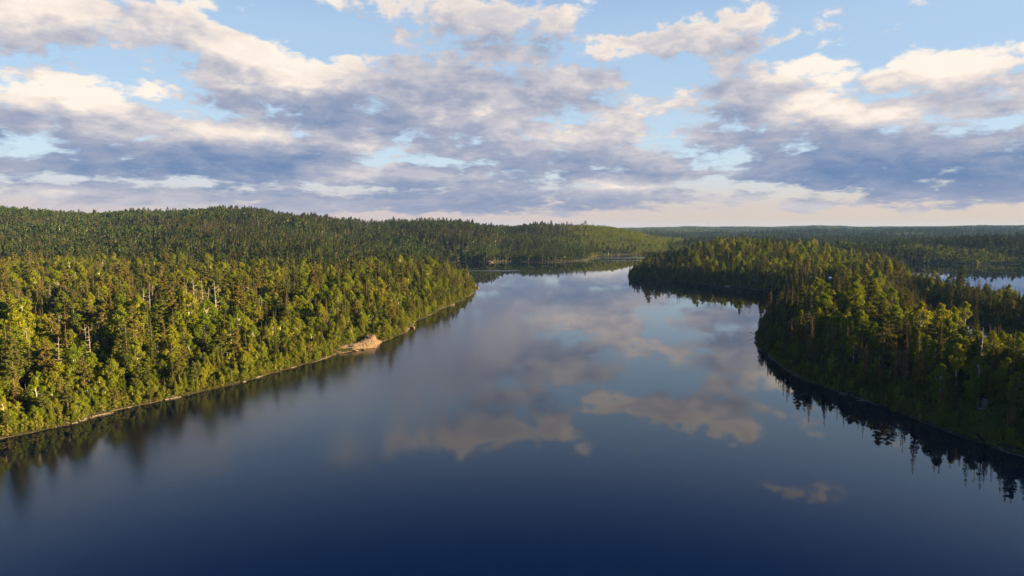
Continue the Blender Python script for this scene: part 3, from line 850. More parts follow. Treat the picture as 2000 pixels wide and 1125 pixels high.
# a few trees that stand out in the view: kind, shape, column and row of the tip, height, label
LANDMARK = [
    ('dying_spruce', 0, 28, 584, 15, 'rust-brown dying spruce, the more orange of a pair by the left photo edge'),
    ('dying_spruce', 0, 50, 580, 16, 'taller greyish brown dying spruce just behind the orange one, far left'),
    ('pine_tree', 0, 92, 612, 21, 'big brownish pine with bare lower trunk, standing above lower birches, far left'),
    ('pine_tree', 1, 168, 580, 21, 'tall leaning pine to the right of the big brownish far left pine'),
    ('dead_tree', 2, 290, 598, 13, 'pale forked dead tree standing alone in a dark gap of left bank'),
    ('dead_tree', 0, 276, 560, 14, 'thin grey leaning snag behind the forked dead tree, left bank'),
    ('dead_tree', 0, 288, 551, 15, 'straight white snag, left of its twin above forked dead tree'),
    ('dead_tree', 1, 293, 556, 13, 'slightly shorter white snag, right twin above forked dead tree'),
    ('dead_tree', 0, 361, 552, 15, 'leftmost white snag of the bright snag row on left bank'),
    ('dead_tree', 0, 378, 545, 19, 'tallest white snag of the bright snag row on left bank'),
    ('dead_tree', 1, 393, 545, 16, 'white snag third from left in the bright snag row'),
    ('dead_tree', 0, 402, 562, 16, 'low white snag fourth in the bright snag row, left bank'),
    ('dead_tree', 0, 408, 555, 13, 'slender white snag fifth in the bright snag row, left bank'),
    ('dead_tree', 0, 420, 548, 19, 'thick white snag near the right end of bright snag row'),
    ('dead_tree', 1, 424, 556, 14, 'last white snag at the right end of bright snag row'),
    ('dead_tree', 0, 443, 553, 10, 'small white snag apart, right of the bright snag row'),
    ('dead_tree', 2, 455, 566, 13, 'forked pale snag at dark gap, right of the snag row'),
    ('pine_tree', 2, 695, 612, 16, 'shaggy pine just left of the pink rock ledge'),
    ('pine_tree', 0, 760, 590, 17, 'broad pine growing behind the pink rock ledge'),
    ('spruce_tree', 3, 1805, 690, 21, 'big pale ragged spruce at the water, tallest on right headland shore'),
    ('pine_tree', 2, 1735, 668, 19, 'round-topped brownish pine left of the big pale spruce'),
    ('dying_spruce', 1, 1760, 668, 15, 'thin rust-brown spire between round-topped pine and big pale spruce'),
    ('dying_spruce', 1, 1781, 660, 16, 'thin reddish spire just left of the big pale spruce'),
    ('dying_spruce', 0, 1503, 572, 18, 'rusty brown spruce on the tip of right headland'),
    ('pine_tree', 0, 1528, 571, 19, 'dark broad pine beside rusty spruce on right headland tip'),
    ('birch_tree', 3, 1620, 565, 17, 'pale long-stemmed birch rising alone above dark spruces, right headland'),
    ('birch_tree', 3, 1648, 570, 18, 'leafy tall birch next to the lone pale birch, right headland'),
    ('birch_tree', 3, 1872, 600, 17, 'left one of two golden birches flanking a narrow dark gap'),
    ('birch_tree', 3, 1893, 604, 17, 'right one of two golden birches flanking a narrow dark gap'),
    ('birch_tree', 0, 1914, 735, 10, 'bright yellow-green round birch near wooden stand, lower right'),
    ('birch_tree', 0, 1850, 715, 13, 'large dark green round birch right of big pale spruce'),
    ('spruce_tree', 4, 1855, 718, 14, 'narrow yellow spire in front of large dark green birch'),
    ('dead_tree', 2, 1898, 680, 9, 'pale broken forked trunk among dark spruces, right headland'),
    ('spruce_tree', 2, 1974, 645, 16, 'dark spruce tip above golden birches at the right photo edge'),
]
marks = []
for kind, var, px, py, h, lab in LANDMARK:
    g = 3.0
    if kind == 'dead_tree' and px < 1000 and var != 2: h *= 1.45
    for _ in range(6):
        d = (CAM_H - g - h) * FPX / (py - HORIZON)
        x, y = at_depth(px, d)
        g = float(sample(GZ, np.array([x]), np.array([y]))[0])
    marks.append((kind, var, x, y, max(g, .2), h / KIND[kind][var][3], lab))
mx, my = np.array([m[2] for m in marks]), np.array([m[3] for m in marks])
near = np.zeros(n, bool)
for a, b, mk in zip(mx, my, marks):
    reach = 26 if mk[0] == 'dead_tree' else 13
    near |= (Xs - a) ** 2 + (Ys - b) ** 2 < 2.2 ** 2
    # nothing tall directly in front of a landmark
    near |= (np.abs(Xs / Ys - a / b) < 2.2 / b) & (Ys < b) & (Ys > b - reach)
# the rock ledge stays open
LEDGE_SPOTS = ((660, 691, 3), (670, 688, 4), (684, 685, 5), (700, 681, 5.5), (716, 676, 6.5), (728, 671, 6.5), (742, 668, 4))
for a, b, c in LEDGE_SPOTS:
    rk = ground_at(a, b)
    near |= (Xs - rk[0]) ** 2 + (Ys - rk[1]) ** 2 < c * c
# gaps where old trees have fallen
near |= (fbm(Xs / 9, Ys / 9, 91, 2) > .74) & (Ss > 8)
# open sight lines to the cabin roof, the timber stand and the bare rock beyond
_hh = np.array([KIND[ORDER[k]][v][3] for k, v in zip(KD, VAR)]) * SCL
_tx, _ty = project(Xs, Ys, Zs + _hh)
for a, b, row, dd in ((1614, 1630, 547, 640), (1906, 1966, 838, 190), (1773, 1798, 531, 745)):
    near |= (Ps > a) & (Ps < b) & (_ty < row) & (Ys < dd)
keep = ~near
Xs, Ys, Zs, Ss, Ps, KD, VAR, SCL, ROT = (a[keep] for a in (Xs, Ys, Zs, Ss, Ps, KD, VAR, SCL, ROT))
HT = np.array([KIND[ORDER[k]][v][3] for k, v in zip(KD, VAR)]) * SCL
RD = np.array([KIND[ORDER[k]][v][4] for k, v in zip(KD, VAR)]) * SCL
# the forest stays below the sight lines to the cabin roof
n = len(Xs)

# how much of each tree shows: paint them front to back
def shown_pixels():
    W, H = 1000, 563
    buf = np.zeros((H, W), bool)
    tx, ty = project(Xs, Ys, Zs + HT); bx, by = project(Xs, Ys, Zs)
    wid = RD / Ys * FPX / 2
    vis = np.zeros(n, int)
    for i in np.argsort(Ys):
        y0, y1 = ty[i] / 2, by[i] / 2
        xc = tx[i] / 2
        if xc < 1 or xc > W - 2 or y1 < 1 or y0 > H - 2: continue
        c = 0
        for row in range(max(int(y0), 0), min(int(y1) + 1, H)):
            t = (row - y0) / (y1 - y0 + 1e-6)
            hw = wid[i] * (t * .9 + .1 if KD[i] in (0, 3, 5) else min(1, .3 + t * 2.2)) * .8
            if KD[i] == 4: hw = .5
            a, b = int(max(xc - hw, 0)), int(min(xc + hw + 1, W))
            seg = buf[row, a:b]; c += (b - a) - int(seg.sum()); seg[:] = True
        vis[i] = c
    return vis, tx, ty
VIS, TX, TY = shown_pixels()

ONES = 'zero one two three four five six seven eight nine ten eleven twelve thirteen fourteen fifteen sixteen seventeen eighteen nineteen'.split()
TENS = '_ _ twenty thirty forty fifty sixty seventy eighty ninety'.split()
def spell(k):
    k = int(k)
    return ONES[k] if k < 20 else TENS[k // 10] + ('-' + ONES[k % 10] if k % 10 else '')
def zone(px, d, sd):
    if px < 1000: return 'at left waterline' if sd < 7 else 'on left bank'
    if d < 520 and px > 1440: return 'at right headland waterline' if sd < 7 else 'on right headland'
    if d < 980 and px < 1530: return 'on middle headland'
    return 'on strip beyond cove' if px > 1780 else 'beyond right headland'
NOUN = {'spruce_tree': 'spruce', 'birch_tree': 'birch', 'pine_tree': 'pine', 'cedar_tree': 'cedar', 'dead_tree': 'grey snag', 'dying_spruce': 'dying spruce'}
GROUP = {'spruce_tree': 'spruces on the lake banks', 'birch_tree': 'birches on the lake banks', 'pine_tree': 'pines on the lake banks', 'cedar_tree': 'cedars along the sunny shore',
         'dead_tree': 'bare dead trees in the forest', 'dying_spruce': 'rust-brown dying spruces'}

def place_tree(kind, var, x, y, z, s, rz, label, lean=(0, 0)):
    tr, cr, _w, h, _r, _t = KIND[kind][var]
    e = bpy.data.objects.new(kind, None)
    e.location = (x, y, z); e.scale = (s, s, s); e.rotation_euler = (lean[0], lean[1], rz)
    e.empty_display_size = 0.5
    e['label'] = label; e['category'] = 'dead tree' if kind == 'dead_tree' else 'tree'; e['group'] = GROUP[kind]
    col.objects.link(e)
    for nm, me_ in (('trunk', tr), ('bare_branches' if kind == 'dead_tree' else 'crown', cr)):
        o = bpy.data.objects.new(nm, me_); o.parent = e; col.objects.link(o)
    return e

# behind the lit bank the hill trees get leaf colours darkened for cloud shadow
SHADED_HILL = (Ps < 1000) & (Ys > 660 + 170 * (fbm(Xs / 120, Ys / 120, 81, 3) - .5) + np.clip(Ps - 600, 0, 400) * .35)
single = np.zeros(n, bool)
used = set()
for k, kind in enumerate(ORDER):
    idx = np.where((KD == k) & ~SHADED_HILL & (TX > 8) & (TX < 1992) & (Ys < 900))[0]
    idx = idx[np.argsort(-VIS[idx])]
    room = 296 - sum(1 for m in marks if m[0] == kind)
    for i in idx:
        if room <= 0 or VIS[i] < (4 if k == 4 else 8): break
        v = KIND[kind][VAR[i]]
        size = 'small' if SCL[i] < .72 else ('tall' if SCL[i] > 1.02 else 'mid-height')
        lab = f"{size} {v[5]} {NOUN[kind]} {zone(Ps[i], Ys[i], Ss[i])}, tip {spell(TX[i] / 20)} percent across, {spell(max(TY[i], 0) / 11.25)} percent down"
        if lab in used: continue
        used.add(lab)
        single[i] = True; room -= 1
        place_tree(kind, int(VAR[i]), Xs[i], Ys[i], Zs[i] - .1, SCL[i], ROT[i], lab)
for kind, var, x, y, g, s, lab in marks:
    place_tree(kind, var, x, y, g - .1, s, random.uniform(0, 6.28), lab)

# ------------------------------------------------------------------ the rest of the forest, one mass per kind of ground
def scatter_object(name, label, meshes, X, Y, Z, idx, scl, rot, sz=None):
    lib = bpy.data.collections.new(name + '_shapes')           # never linked to the scene
    for i, m in enumerate(meshes):
        lib.objects.link(bpy.data.objects.new(f'{name}_shape_{i:02d}', m))
    me = bpy.data.meshes.new(name)
    k = len(X)
    me.vertices.add(k); me.vertices.foreach_set('co', np.stack([X, Y, Z], 1).astype(np.float32).ravel())
    for nm, typ, data in (('pick', 'INT', idx.astype(np.int32)), ('size', 'FLOAT', scl.astype(np.float32)), ('turn', 'FLOAT', rot.astype(np.float32))):
        me.attributes.new(nm, typ, 'POINT').data.foreach_set('value', data)
    o = bpy.data.objects.new(name, me); col.objects.link(o)
    o['kind'] = 'stuff'; o['label'] = label
    g = bpy.data.node_groups.new(name, 'GeometryNodeTree')
    g.interface.new_socket('Geometry', in_out='INPUT', socket_type='NodeSocketGeometry')
    g.interface.new_socket('Geometry', in_out='OUTPUT', socket_type='NodeSocketGeometry')
    gi, go = g.nodes.new('NodeGroupInput'), g.nodes.new('NodeGroupOutput')
    ci = g.nodes.new('GeometryNodeCollectionInfo'); ci.inputs['Collection'].default_value = lib
    ci.inputs['Separate Children'].default_value = True; ci.inputs['Reset Children'].default_value = True
    ip = g.nodes.new('GeometryNodeInstanceOnPoints'); ip.inputs['Pick Instance'].default_value = True
    def attr(nm, typ):
        a = g.nodes.new('GeometryNodeInputNamedAttribute'); a.data_type = typ; a.inputs['Name'].default_value = nm
        return a.outputs['Attribute']
    cx = g.nodes.new('ShaderNodeCombineXYZ'); g.links.new(attr('turn', 'FLOAT'), cx.inputs[2])
    g.links.new(gi.outputs[0], ip.inputs['Points']); g.links.new(ci.outputs[0], ip.inputs['Instance'])
    g.links.new(attr('pick', 'INT'), ip.inputs['Instance Index']); g.links.new(cx.outputs[0], ip.inputs['Rotation'])
    g.links.new(attr('size', 'FLOAT'), ip.inputs['Scale']); g.links.new(ip.outputs[0], go.inputs[0])
    o.modifiers.new('scatter', 'NODES').node_group = g
    return o

rest = ~single
base, shapes = {}, []
for kind in ORDER:
    base[kind] = len(shapes); shapes += [v[2] for v in KIND[kind]]
pick = np.array([base[ORDER[k]] + v for k, v in zip(KD, VAR)])
farbase = len(shapes); shapes += FAR
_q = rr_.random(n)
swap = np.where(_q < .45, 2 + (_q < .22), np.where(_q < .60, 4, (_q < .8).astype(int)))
pick = np.where(SHADED_HILL, farbase + swap, pick)
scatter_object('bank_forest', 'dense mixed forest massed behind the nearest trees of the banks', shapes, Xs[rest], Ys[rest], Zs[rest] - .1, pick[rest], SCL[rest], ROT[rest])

# far hillsides
fx, fy, fz, fs, fp = [np.concatenate(a) for a in zip(scatter(980, 1800, 6.0, -150, 2200, 4), scatter(1800, 2500, 7.5, 820, 2200, 5), scatter(2500, 4200, 10.5, 1230, 2150, 6))]
rr_ = np.random.default_rng(78); m = len(fx)
wet = fbm(fx / 150, fy / 150, 51, 4); old = fbm(fx / 110, fy / 110, 61, 3)
u = rr_.random(m)
leafy = np.clip((wet - .50) * 7 + .55, .12, .92)
fi = np.where(u < leafy, 2 + (rr_.random(m) < .5), np.where(rr_.random(m) < .2, 4, (rr_.random(m) < .5).astype(int)))
fi = np.where(rr_.random(m) < .015 + .22 * np.clip(old - .56, 0, 1), 5, fi)
# young bright regrowth on the rounded hill and in scattered burns
young = ((fp > 1040) & (fp < 1335) & (fy > 1480) & (fy < 2500)) * sstep(fp, 1040, 1160) * .96 + .8 * sstep(fbm(fx / 260, fy / 260, 71, 3), .60, .68) * (fp > 1150)
fi = np.where(rr_.random(m) < young, 6, fi)
fscl = np.clip(rr_.normal(.95, .2, m), .5, 1.5) * (.62 + .75 * fbm(fx / 90, fy / 90, 75, 3)) * np.where(fy > 2500, 1.25, 1.0)
scatter_object('hill_forest', 'forest on the hills across the lake, its green darkened for cloud shadow', FAR, fx, fy, fz - .2, fi, fscl, rr_.uniform(0, 6.28, m))

# the farthest country: whole groves at a time
def grove(seed):
    r = np.random.default_rng(seed); mb = MB()
    for _ in range(26):
        x, y = r.uniform(-24, 24, 2); h = r.uniform(10, 18); w = r.uniform(2.2, 4.2)
        k = 6; a = np.arange(k) * 6.283 / k + r.uniform(0, 1)
        lo = np.stack([x + np.cos(a) * w, y + np.sin(a) * w, np.full(k, h * .25)], 1)
        mi = np.stack([x + np.cos(a + .4) * w * .8, y + np.sin(a + .4) * w * .8, h * r.uniform(.5, .7, k)], 1)
        b = np.array([[x, y, -8.0]]); t = np.array([[x, y, h]])
        V = np.concatenate([b, lo, mi, t])
        F = [[0, 1 + (j + 1) % k, 1 + j] for j in range(k)] + [[1 + j, 1 + (j + 1) % k, 7 + (j + 1) % k, 7 + j] for j in range(k)] + [[7 + j, 7 + (j + 1) % k, 13] for j in range(k)]
        mb.add(V, F)
    return mb.mesh('grove', [M['spruce'] if seed % 2 else M['birch']])
gx, gy, gz, gs, gp = scatter(4200, 9000, 40, 1150, 2150, 7)
rr_ = np.random.default_rng(79)
scatter_object('distant_forest', 'distant bluish forest along the horizon hills', [grove(1), grove(2), grove(3), grove(4), grove(5)], gx, gy, gz, rr_.integers(0, 5, len(gx)), rr_.uniform(.9, 1.3, len(gx)), rr_.uniform(0, 6.28, len(gx)))

# bushes and brush along the water and on the forest floor
def bush(seed, h, n_, size):
    r = np.random.default_rng(seed); mb = MB()
    for _ in range(4):
        c = np.array([r.normal(0, h * .35), r.normal(0, h * .35), h * r.uniform(.3, .55)])
        mb.cards(*blob_cards(r, c, h * .5, n_, size, .5, .8))
    return mb.mesh('bush', [M['shrub']])
def pack(*bands): return [np.concatenate(a) for a in zip(*bands)]
ux, uy, uz, us, up_ = pack(scatter(110, 360, 1.35, -120, 2120, 8, .25), scatter(360, 900, 2.6, -80, 2080, 9, .4))
rr_ = np.random.default_rng(80)
k = (us < 20) & (rr_.random(len(us)) < np.where(us < 7, .95, .4))
for a, b, c in LEDGE_SPOTS:
    rk = ground_at(a, b); k &= (ux - rk[0]) ** 2 + (uy - rk[1]) ** 2 > (c * .9) ** 2
ux, uy, uz, us = ux[k], uy[k], uz[k], us[k]
us_scl = rr_.uniform(.5, 1.25, len(ux)) * np.where(us < 1.5, .55, np.where(us < 4, 1.0, 1.3))
scatter_object('undergrowth', 'low leafy brush lining the shores under the trees', [bush(1, 2.0, 30, .28), bush(2, 2.8, 34, .32), bush(3, 1.5, 26, .24)], ux, uy, uz - .1, rr_.integers(0, 3, len(ux)), us_scl, rr_.uniform(0, 6.28, len(ux)))

# ------------------------------------------------------------------ rocks, logs and what people built
import bmesh
def hull_rock(name, sx, sy, sz, seed, mat, npts=26, sub=True):
    r = np.random.default_rng(seed)
    p = r.uniform(-1, 1, (npts, 3)); p = np.sign(p) * np.abs(p) ** .72
    p *= np.array([sx, sy, sz]) / 2
    bm = bmesh.new()
    for q in p: bm.verts.new(q)
    res = bmesh.ops.convex_hull(bm, input=bm.verts[:])
    bmesh.ops.delete(bm, geom=[v for v in bm.verts if not v.link_faces], context='VERTS')
    if sub:
        bmesh.ops.subdivide_edges(bm, edges=bm.edges[:], cuts=2, use_grid_fill=True)
        for v in bm.verts: v.co += Vector(r.normal(0, .045 * min(sx, sy, sz) + .03, 3))
    bmesh.ops.recalc_face_normals(bm, faces=bm.faces[:])
    me = bpy.data.meshes.new(name); bm.to_mesh(me); bm.free()
    me.materials.append(mat)
    return me

def thing(name, label, cat, loc, rz=0.0, group=None):
    o = bpy.data.objects.new(name, None); o.location = loc; o.rotation_euler = (0, 0, rz)
    o['label'] = label; o['category'] = cat
    if group: o['group'] = group
    col.objects.link(o); return o
def part(name, me_, parent, loc=(0, 0, 0), rot=(0, 0, 0)):
    o = bpy.data.objects.new(name, me_); o.parent = parent; o.location = loc; o.rotation_euler = rot
    col.objects.link(o); return o
def gz(x, y): return float(sample(GZ, np.array([x]), np.array([y]))[0])

# the sunlit ledge on the left bank: one sloping mass of bedrock with loose slabs at its foot
A, B = np.array(ground_at(652, 692.5)), np.array(ground_at(748, 668))
ax_ = (B - A); LL = float(np.linalg.norm(ax_)); ax_ /= LL
inl_ = np.array([-ax_[1], ax_[0]])
ledge = thing('rock_ledge', 'pink sunlit granite ledge sloping into the water on left bank', 'rock', (A[0], A[1], 0))
ns, nt_ = 72, 34
Sg, Tg = np.meshgrid(np.linspace(-1, LL + 1, ns), np.linspace(-1.6, 9.5, nt_))
u_ = Sg / LL
H_ = np.interp(u_, [-.1, .05, .3, .5, .66, .78, .88, .96, 1.08], [.6, 1.8, 2.5, 2.9, 3.5, 4.6, 4.2, 2.4, .4])
face = np.interp(u_, [0, .55, .75, .9, 1], [4.2, 4.2, 3.2, 2.6, 3.0])
wob = (fbm(Sg / 2.2 + 3, Tg / 2.2, 201, 3) - .5)
prof = np.clip((Tg + wob * 1.8 + .3) / face, -.4, 1)
zz = H_ * np.where(prof > 0, prof ** .75, prof)
step_ = .85
zz = zz * .45 + .55 * (np.floor(zz / step_) + sstep(zz / step_ - np.floor(zz / step_), .45, .95)) * step_
zz = zz + (fbm(Sg / .8, Tg / .8, 203, 3) - .5) * .55 - .95 * sstep(Tg, 6.5, 9.5) * H_ - .15
zz = np.where((u_ < 0) | (u_ > 1), zz - 1.0, zz)
offx = wob * .8
_pts = np.array(G((655, 692), (672, 687), (700, 684), (733, 678), (742, 668), (750, 666))) - A
Tg = Tg + np.interp(Sg, _pts @ ax_, _pts @ inl_) - .4
PX = A[0] + ax_[0] * (Sg + offx) + inl_[0] * Tg - A[0]; PY = A[1] + ax_[1] * (Sg + offx) + inl_[1] * Tg - A[1]
V = np.stack([PX, PY, zz], -1).reshape(-1, 3)
F = [[r * ns + c, r * ns + c + 1, (r + 1) * ns + c + 1, (r + 1) * ns + c] for r in range(nt_ - 1) for c in range(ns - 1)]
# sides and foot close the mass below the water
bot = V.copy(); ring = [c for c in range(ns)] + [r * ns + ns - 1 for r in range(1, nt_)] + [(nt_ - 1) * ns + c for c in range(ns - 2, -1, -1)] + [r * ns for r in range(nt_ - 2, 0, -1)]
base_n = len(V); low = V[ring].copy(); low[:, 2] = -2.5
F += [[ring[k], base_n + k, base_n + (k + 1) % len(ring), ring[(k + 1) % len(ring)]] for k in range(len(ring))]
me = bpy.data.meshes.new('bedrock'); me.from_pydata(np.concatenate([V, low]).tolist(), [], F); me.materials.append(M['rock'])
part('bedrock', me, ledge)
for i, (q, t, w, h) in enumerate(((2.0, -.6, 2.2, .9), (5.2, -.9, 2.6, .8), (8.0, -.8, 1.8, .8), (11.5, -1.1, 2.8, 1.0), (15.0, -.9, 2.0, 1.0), (LL - 1.5, -.6, 1.8, .9), (7.0, 2.4, 2.0, 1.0), (12.5, 2.8, 2.4, 1.4))):
    p_ = ax_ * q + inl_ * (t + float(np.interp(q, _pts @ ax_, _pts @ inl_)))
    zb = 0.0 if t < 0 else 1.6
    part('rock_slab', hull_rock('rock_slab', w, w * .7, h, 40 + i, M['rock']), ledge, (p_[0], p_[1], zb), (random.uniform(-.2, .2), random.uniform(-.2, .2), random.uniform(0, 3)))

BOULDERS = [(790, 648, 3.6, 'low pink rock at the waterline, first one past the ledge'), (806, 641, 2.8, 'second small pink rock past the ledge, in a notch of shore'), (931, 563, 5.0, 'pale rock at the very tip of the left bank point'),
            (914, 578, 3.4, 'rock just short of the left bank point tip'), (884, 596, 3.6, 'brown rock midway between ledge and left bank point'), (757, 662, 2.2, 'small rock hugging the right foot of the pink ledge'),
            (1231, 544, 5.0, 'pale rock at the tip of the middle headland'), (958, 512.5, 12.0, 'wide pale rock on the far shore across the lake'),
            (908, 512, 9.0, 'pale rock on the far shore, just left of the widest one'), (1250, 496, 15.0, 'long pinkish rock on the farthest lake shore beyond middle headland'), (1420, 560, 6.0, 'flat pale rock on the middle headland shore'),
            (1476, 668, 1.7, 'dark rock at the foot of the right headland tip')]
for i, (px, py, w, lab) in enumerate(BOULDERS):
    x, y = ground_at(px, py)
    o = bpy.data.objects.new('shore_rock', hull_rock('shore_rock', w, w * .8, w * (.34 if w < 6 else .14) + .5, 80 + i, M['boulder'] if px > 1300 or px < 500 else M['rock'], 22))
    o.location = (x, y, w * .05); o.rotation_euler = (0, 0, random.uniform(-.5, .5))
    o['label'] = lab; o['category'] = 'rock'; o['group'] = 'rocks along the waterline'
    col.objects.link(o)
# bare rock by the lake beyond the strip
x, y = at_depth(1784, 735); z0 = gz(x, y)
rr = thing('rock_outcrop', 'bare pinkish rock patch above the far right lake, left of the water', 'rock', (x, y, z0))
for i, (dx, dy, w, h) in enumerate(((0, 0, 9, 3.0), (-6, 2, 8, 2.6), (5, 1, 7, 2.0), (1, 5, 9, 4.0))):
    part('rock_slab', hull_rock('rock_slab', w, 6, h, 120 + i, M['rock'], 20), rr, (dx, dy, h * .25))

# small stones strewn along the waterline, too many to count
_r = np.random.default_rng(300)
def strew(y0, y1, sp, seed):
    X, Y, Z, sd, px = scatter(y0, y1, sp, -60, 2060, seed, -.7)
    k_ = (sd < .9) & (_r.random(len(X)) < sstep(fbm(X / 12, Y / 12, 301, 2), .50, .72) * .7)
    return X[k_], Y[k_], np.maximum(Z[k_], -.12), sd[k_], px[k_]
qx, qy, qz, qs, qp = pack(strew(110, 400, .8, 21), strew(400, 800, 1.5, 22))
scatter_object('shore_pebbles', 'small stones strewn along the waterline', [hull_rock('stone', w, w * .8, w * .6, 310 + i, M['stone'], 16, False) for i, w in enumerate((.6, .9, 1.3))],
               qx, qy, qz, _r.integers(0, 3, len(qx)), _r.uniform(.4, 1.2, len(qx)), _r.uniform(0, 6.28, len(qx)))

# drift logs
def log_mesh(L, r0):
    mb = MB(); k = random.Random(int(L * 100))
    mb.limb([(-L / 2, 0, 0), (-L * .1, k.uniform(-.2, .2), .08), (L * .25, k.uniform(-.2, .2), .05), (L / 2, 0, .12)], [r0, r0 * .9, r0 * .7, r0 * .4], 7)
    for _ in range(4):
        x = k.uniform(-L * .2, L * .45); mb.limb([(x, 0, .05), (x + .3, k.uniform(-.7, .7), k.uniform(.2, .7))], [r0 * .28, .02], 4)
    return mb.mesh('log', [M['driftwood']])
for px, py, L, a, lab in ((200, 811, 6, .35, 'longest drift log lying along the left waterline near the photo edge'), (339, 779, 5, .2, 'drift log at the left waterline below the forked dead tree'), (505, 737, 4.5, .6, 'short drift log at the bend of the left waterline'),
                          (568, 719, 5.5, .4, 'drift log on left waterline, nearest one before the pink ledge'), (1690, 784, 5, -.3, 'grey drift log on the right headland shore left of big pale spruce'), (1650, 771, 4, -.2, 'short grey drift log farthest left on right headland shore')):
    x, y = ground_at(px, py)
    o = bpy.data.objects.new('drift_log', log_mesh(L, .15)); o.location = (x, y, .12); o.rotation_euler = (0, 0, a + .5 if px < 1000 else a)
    o['label'] = lab; o['category'] = 'log'; o['group'] = 'drift logs on the shores'; col.objects.link(o)
# a dead tree leaning out over the water from the right headland tip
x, y = ground_at(1481, 655)
place_tree('dead_tree', 1, x, y, .5, .7, 0.4, 'dead tree leaning far out over the water from right headland tip', (0.1, -1.33))

def box_bm(bm, x0, x1, y0, y1, z0, z1):
    v = [bm.verts.new((x, y, z)) for x in (x0, x1) for y in (y0, y1) for z in (z0, z1)]
    for f in ((0, 1, 3, 2), (4, 6, 7, 5), (0, 4, 5, 1), (2, 3, 7, 6), (0, 2, 6, 4), (1, 5, 7, 3)): bm.faces.new([v[i] for i in f])
def boxes(name, mat, *bs):
    bm = bmesh.new()
    for b in bs: box_bm(bm, *b)
    bmesh.ops.recalc_face_normals(bm, faces=bm.faces[:])
    me_ = bpy.data.meshes.new(name); bm.to_mesh(me_); bm.free(); me_.materials.append(mat); return me_
def poly(name, mat, verts, faces):
    me_ = bpy.data.meshes.new(name); me_.from_pydata(verts, [], faces); me_.materials.append(mat); return me_
M['roof'] = plain_mat('pale_metal_roof', (.55, .60, .66), (.68, .72, .76), 1.0, .45)
M['plank'] = plain_mat('weathered_planks', (.10, .075, .055), (.20, .155, .12), 2.5, .85, (1, 6, 1))
M['trim'] = plain_mat('white_trim', (.62, .62, .60), (.72, .72, .70), 2.0, .6)
M['glass'] = plain_mat('window_glass', (.02, .025, .03), (.03, .035, .04), 1.0, .12)
M['greywood'] = plain_mat('grey_timber', (.12, .092, .070), (.22, .175, .14), 3.0, .85, (1, 1, 5))

# cabin in the clearing: only its pale roof shows over the trees
x, y = at_depth(1622, 640); z0 = gz(x, y)
top = z_for(540.5, 640) - z0                    # ridge height above ground
cab = thing('cabin', 'small cabin with a pale bluish metal roof in a dark clearing', 'cabin', (x, y, z0), 0.35)
wl, wd, we = 3.3, 2.8, top - 1.7
part('wall', boxes('wall', M['plank'], (-wl, wl, -wd, wd, -.6, we)), cab)
oh = .45
part('roof', poly('roof', M['roof'], [(-wl - oh, -wd - oh, we - .2), (wl + oh, -wd - oh, we - .2), (wl + oh, 0, top), (-wl - oh, 0, top), (-wl - oh, wd + oh, we - .2), (wl + oh, wd + oh, we - .2),
      (-wl - oh, -wd - oh, we - .08), (wl + oh, -wd - oh, we - .08), (wl + oh, 0, top + .12), (-wl - oh, 0, top + .12), (-wl - oh, wd + oh, we - .08), (wl + oh, wd + oh, we - .08)],
      [(0, 3, 2, 1), (3, 4, 5, 2), (6, 7, 8, 9), (9, 8, 11, 10), (0, 1, 7, 6), (5, 4, 10, 11), (0, 6, 9, 3), (3, 9, 10, 4), (1, 2, 8, 7), (2, 5, 11, 8)]), cab)
for s in (-1, 1):
    part('gable', poly('gable', M['plank'], [(s * wl, -wd, we), (s * wl, wd, we), (s * wl, 0, top - .05), (s * (wl - .15), -wd, we), (s * (wl - .15), wd, we), (s * (wl - .15), 0, top - .05)], [(0, 1, 2), (3, 5, 4), (0, 3, 4, 1), (1, 4, 5, 2), (2, 5, 3, 0)]), cab)
for wx in (-1.7, 1.7):
    f = part('window', boxes('window', M['trim'], (wx - .55, wx + .55, -wd - .06, -wd - .003, 1.0, 2.1)), cab)
    part('pane', boxes('pane', M['glass'], (wx - .45, wx + .45, -wd - .08, -wd - .062, 1.1, 2.0)), f)
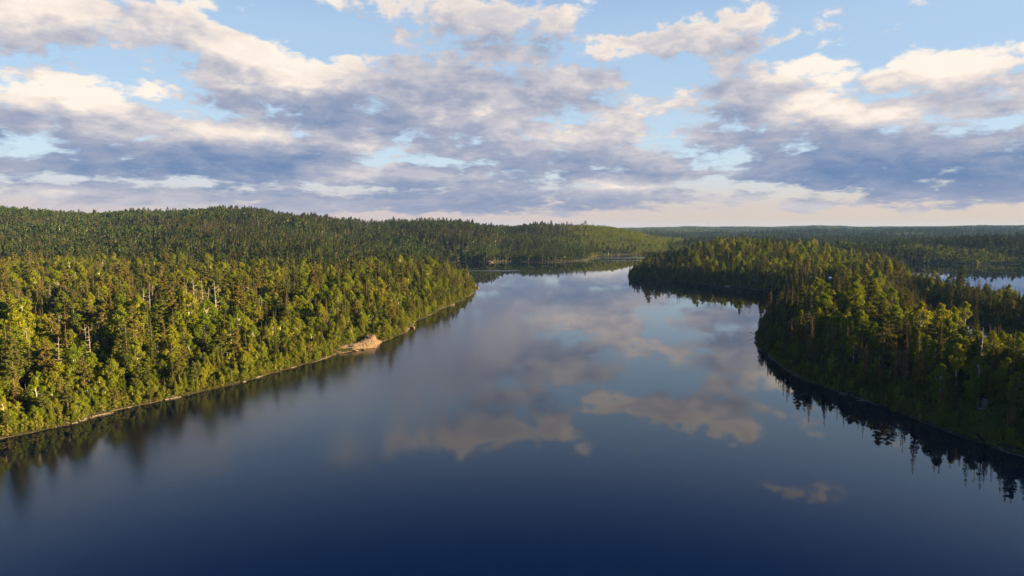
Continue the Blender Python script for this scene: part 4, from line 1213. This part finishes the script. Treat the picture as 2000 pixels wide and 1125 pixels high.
dr = part('door', boxes('door', M['trim'], (-.45, .45, -wd - .06, -wd - .003, 0, 2.05)), cab)
part('handle', boxes('handle', M['glass'], (.3, .38, -wd - .11, -wd - .062, .95, 1.05)), dr)

# timber stand at the right headland shore
x, y = at_depth(1936, 189); z0 = gz(x, y)
st = thing('timber_stand', 'slatted grey timber stand on posts among young spruces, lower right shore', 'wooden stand', (x, y, z0), 0.25)
H = max(z_for(783, 189) - z0, 3.4)
for sx in (-.85, .85):
    for sy in (-.7, .7): part('post', boxes('post', M['greywood'], (sx - .07, sx + .07, sy - .07, sy + .07, -.5, H)), st)
part('platform', boxes('platform', M['greywood'], (-.98, .98, -.85, .85, H - 3.0, H - 2.88)), st)
for k in range(6):
    zz = H - 2.6 + k * .46
    part('slat', boxes('slat', M['greywood'], (-1.0, 1.0, -.82, -.775, zz, zz + .16)), st)
    part('slat', boxes('slat', M['greywood'], (.925, .97, -.77, .82, zz, zz + .16)), st)
part('top_rail', boxes('top_rail', M['greywood'], (-1.05, 1.05, -.95, -.825, H - .05, H + .06)), st)

# ------------------------------------------------------------------ haze
def box_mesh(name, x0, x1, y0, y1, z0, z1):
    me = bpy.data.meshes.new(name)
    me.from_pydata([(x, y, z) for x in (x0, x1) for y in (y0, y1) for z in (z0, z1)], [],
                   [(0, 1, 3, 2), (4, 6, 7, 5), (0, 4, 5, 1), (2, 3, 7, 6), (0, 2, 6, 4), (1, 5, 7, 3)])
    return me
hz = bpy.data.objects.new('haze', box_mesh('haze', -9000, 9000, -600, 9900, -7.0, float(GZ.max()) + 28.0))
hz['kind'] = 'stuff'; hz['label'] = 'thin bluish evening haze over the far hills'
m, nt, out = new_mat('haze')
pv = nt.nodes.new('ShaderNodeVolumePrincipled')
pv.inputs['Color'].default_value = (.22, .45, 1.0, 1)
pv.inputs['Density'].default_value = 0.000026
pv.inputs['Anisotropy'].default_value = 0.0
nt.links.new(pv.outputs[0], out.inputs['Volume'])
hz.data.materials.append(m)
col.objects.link(hz)
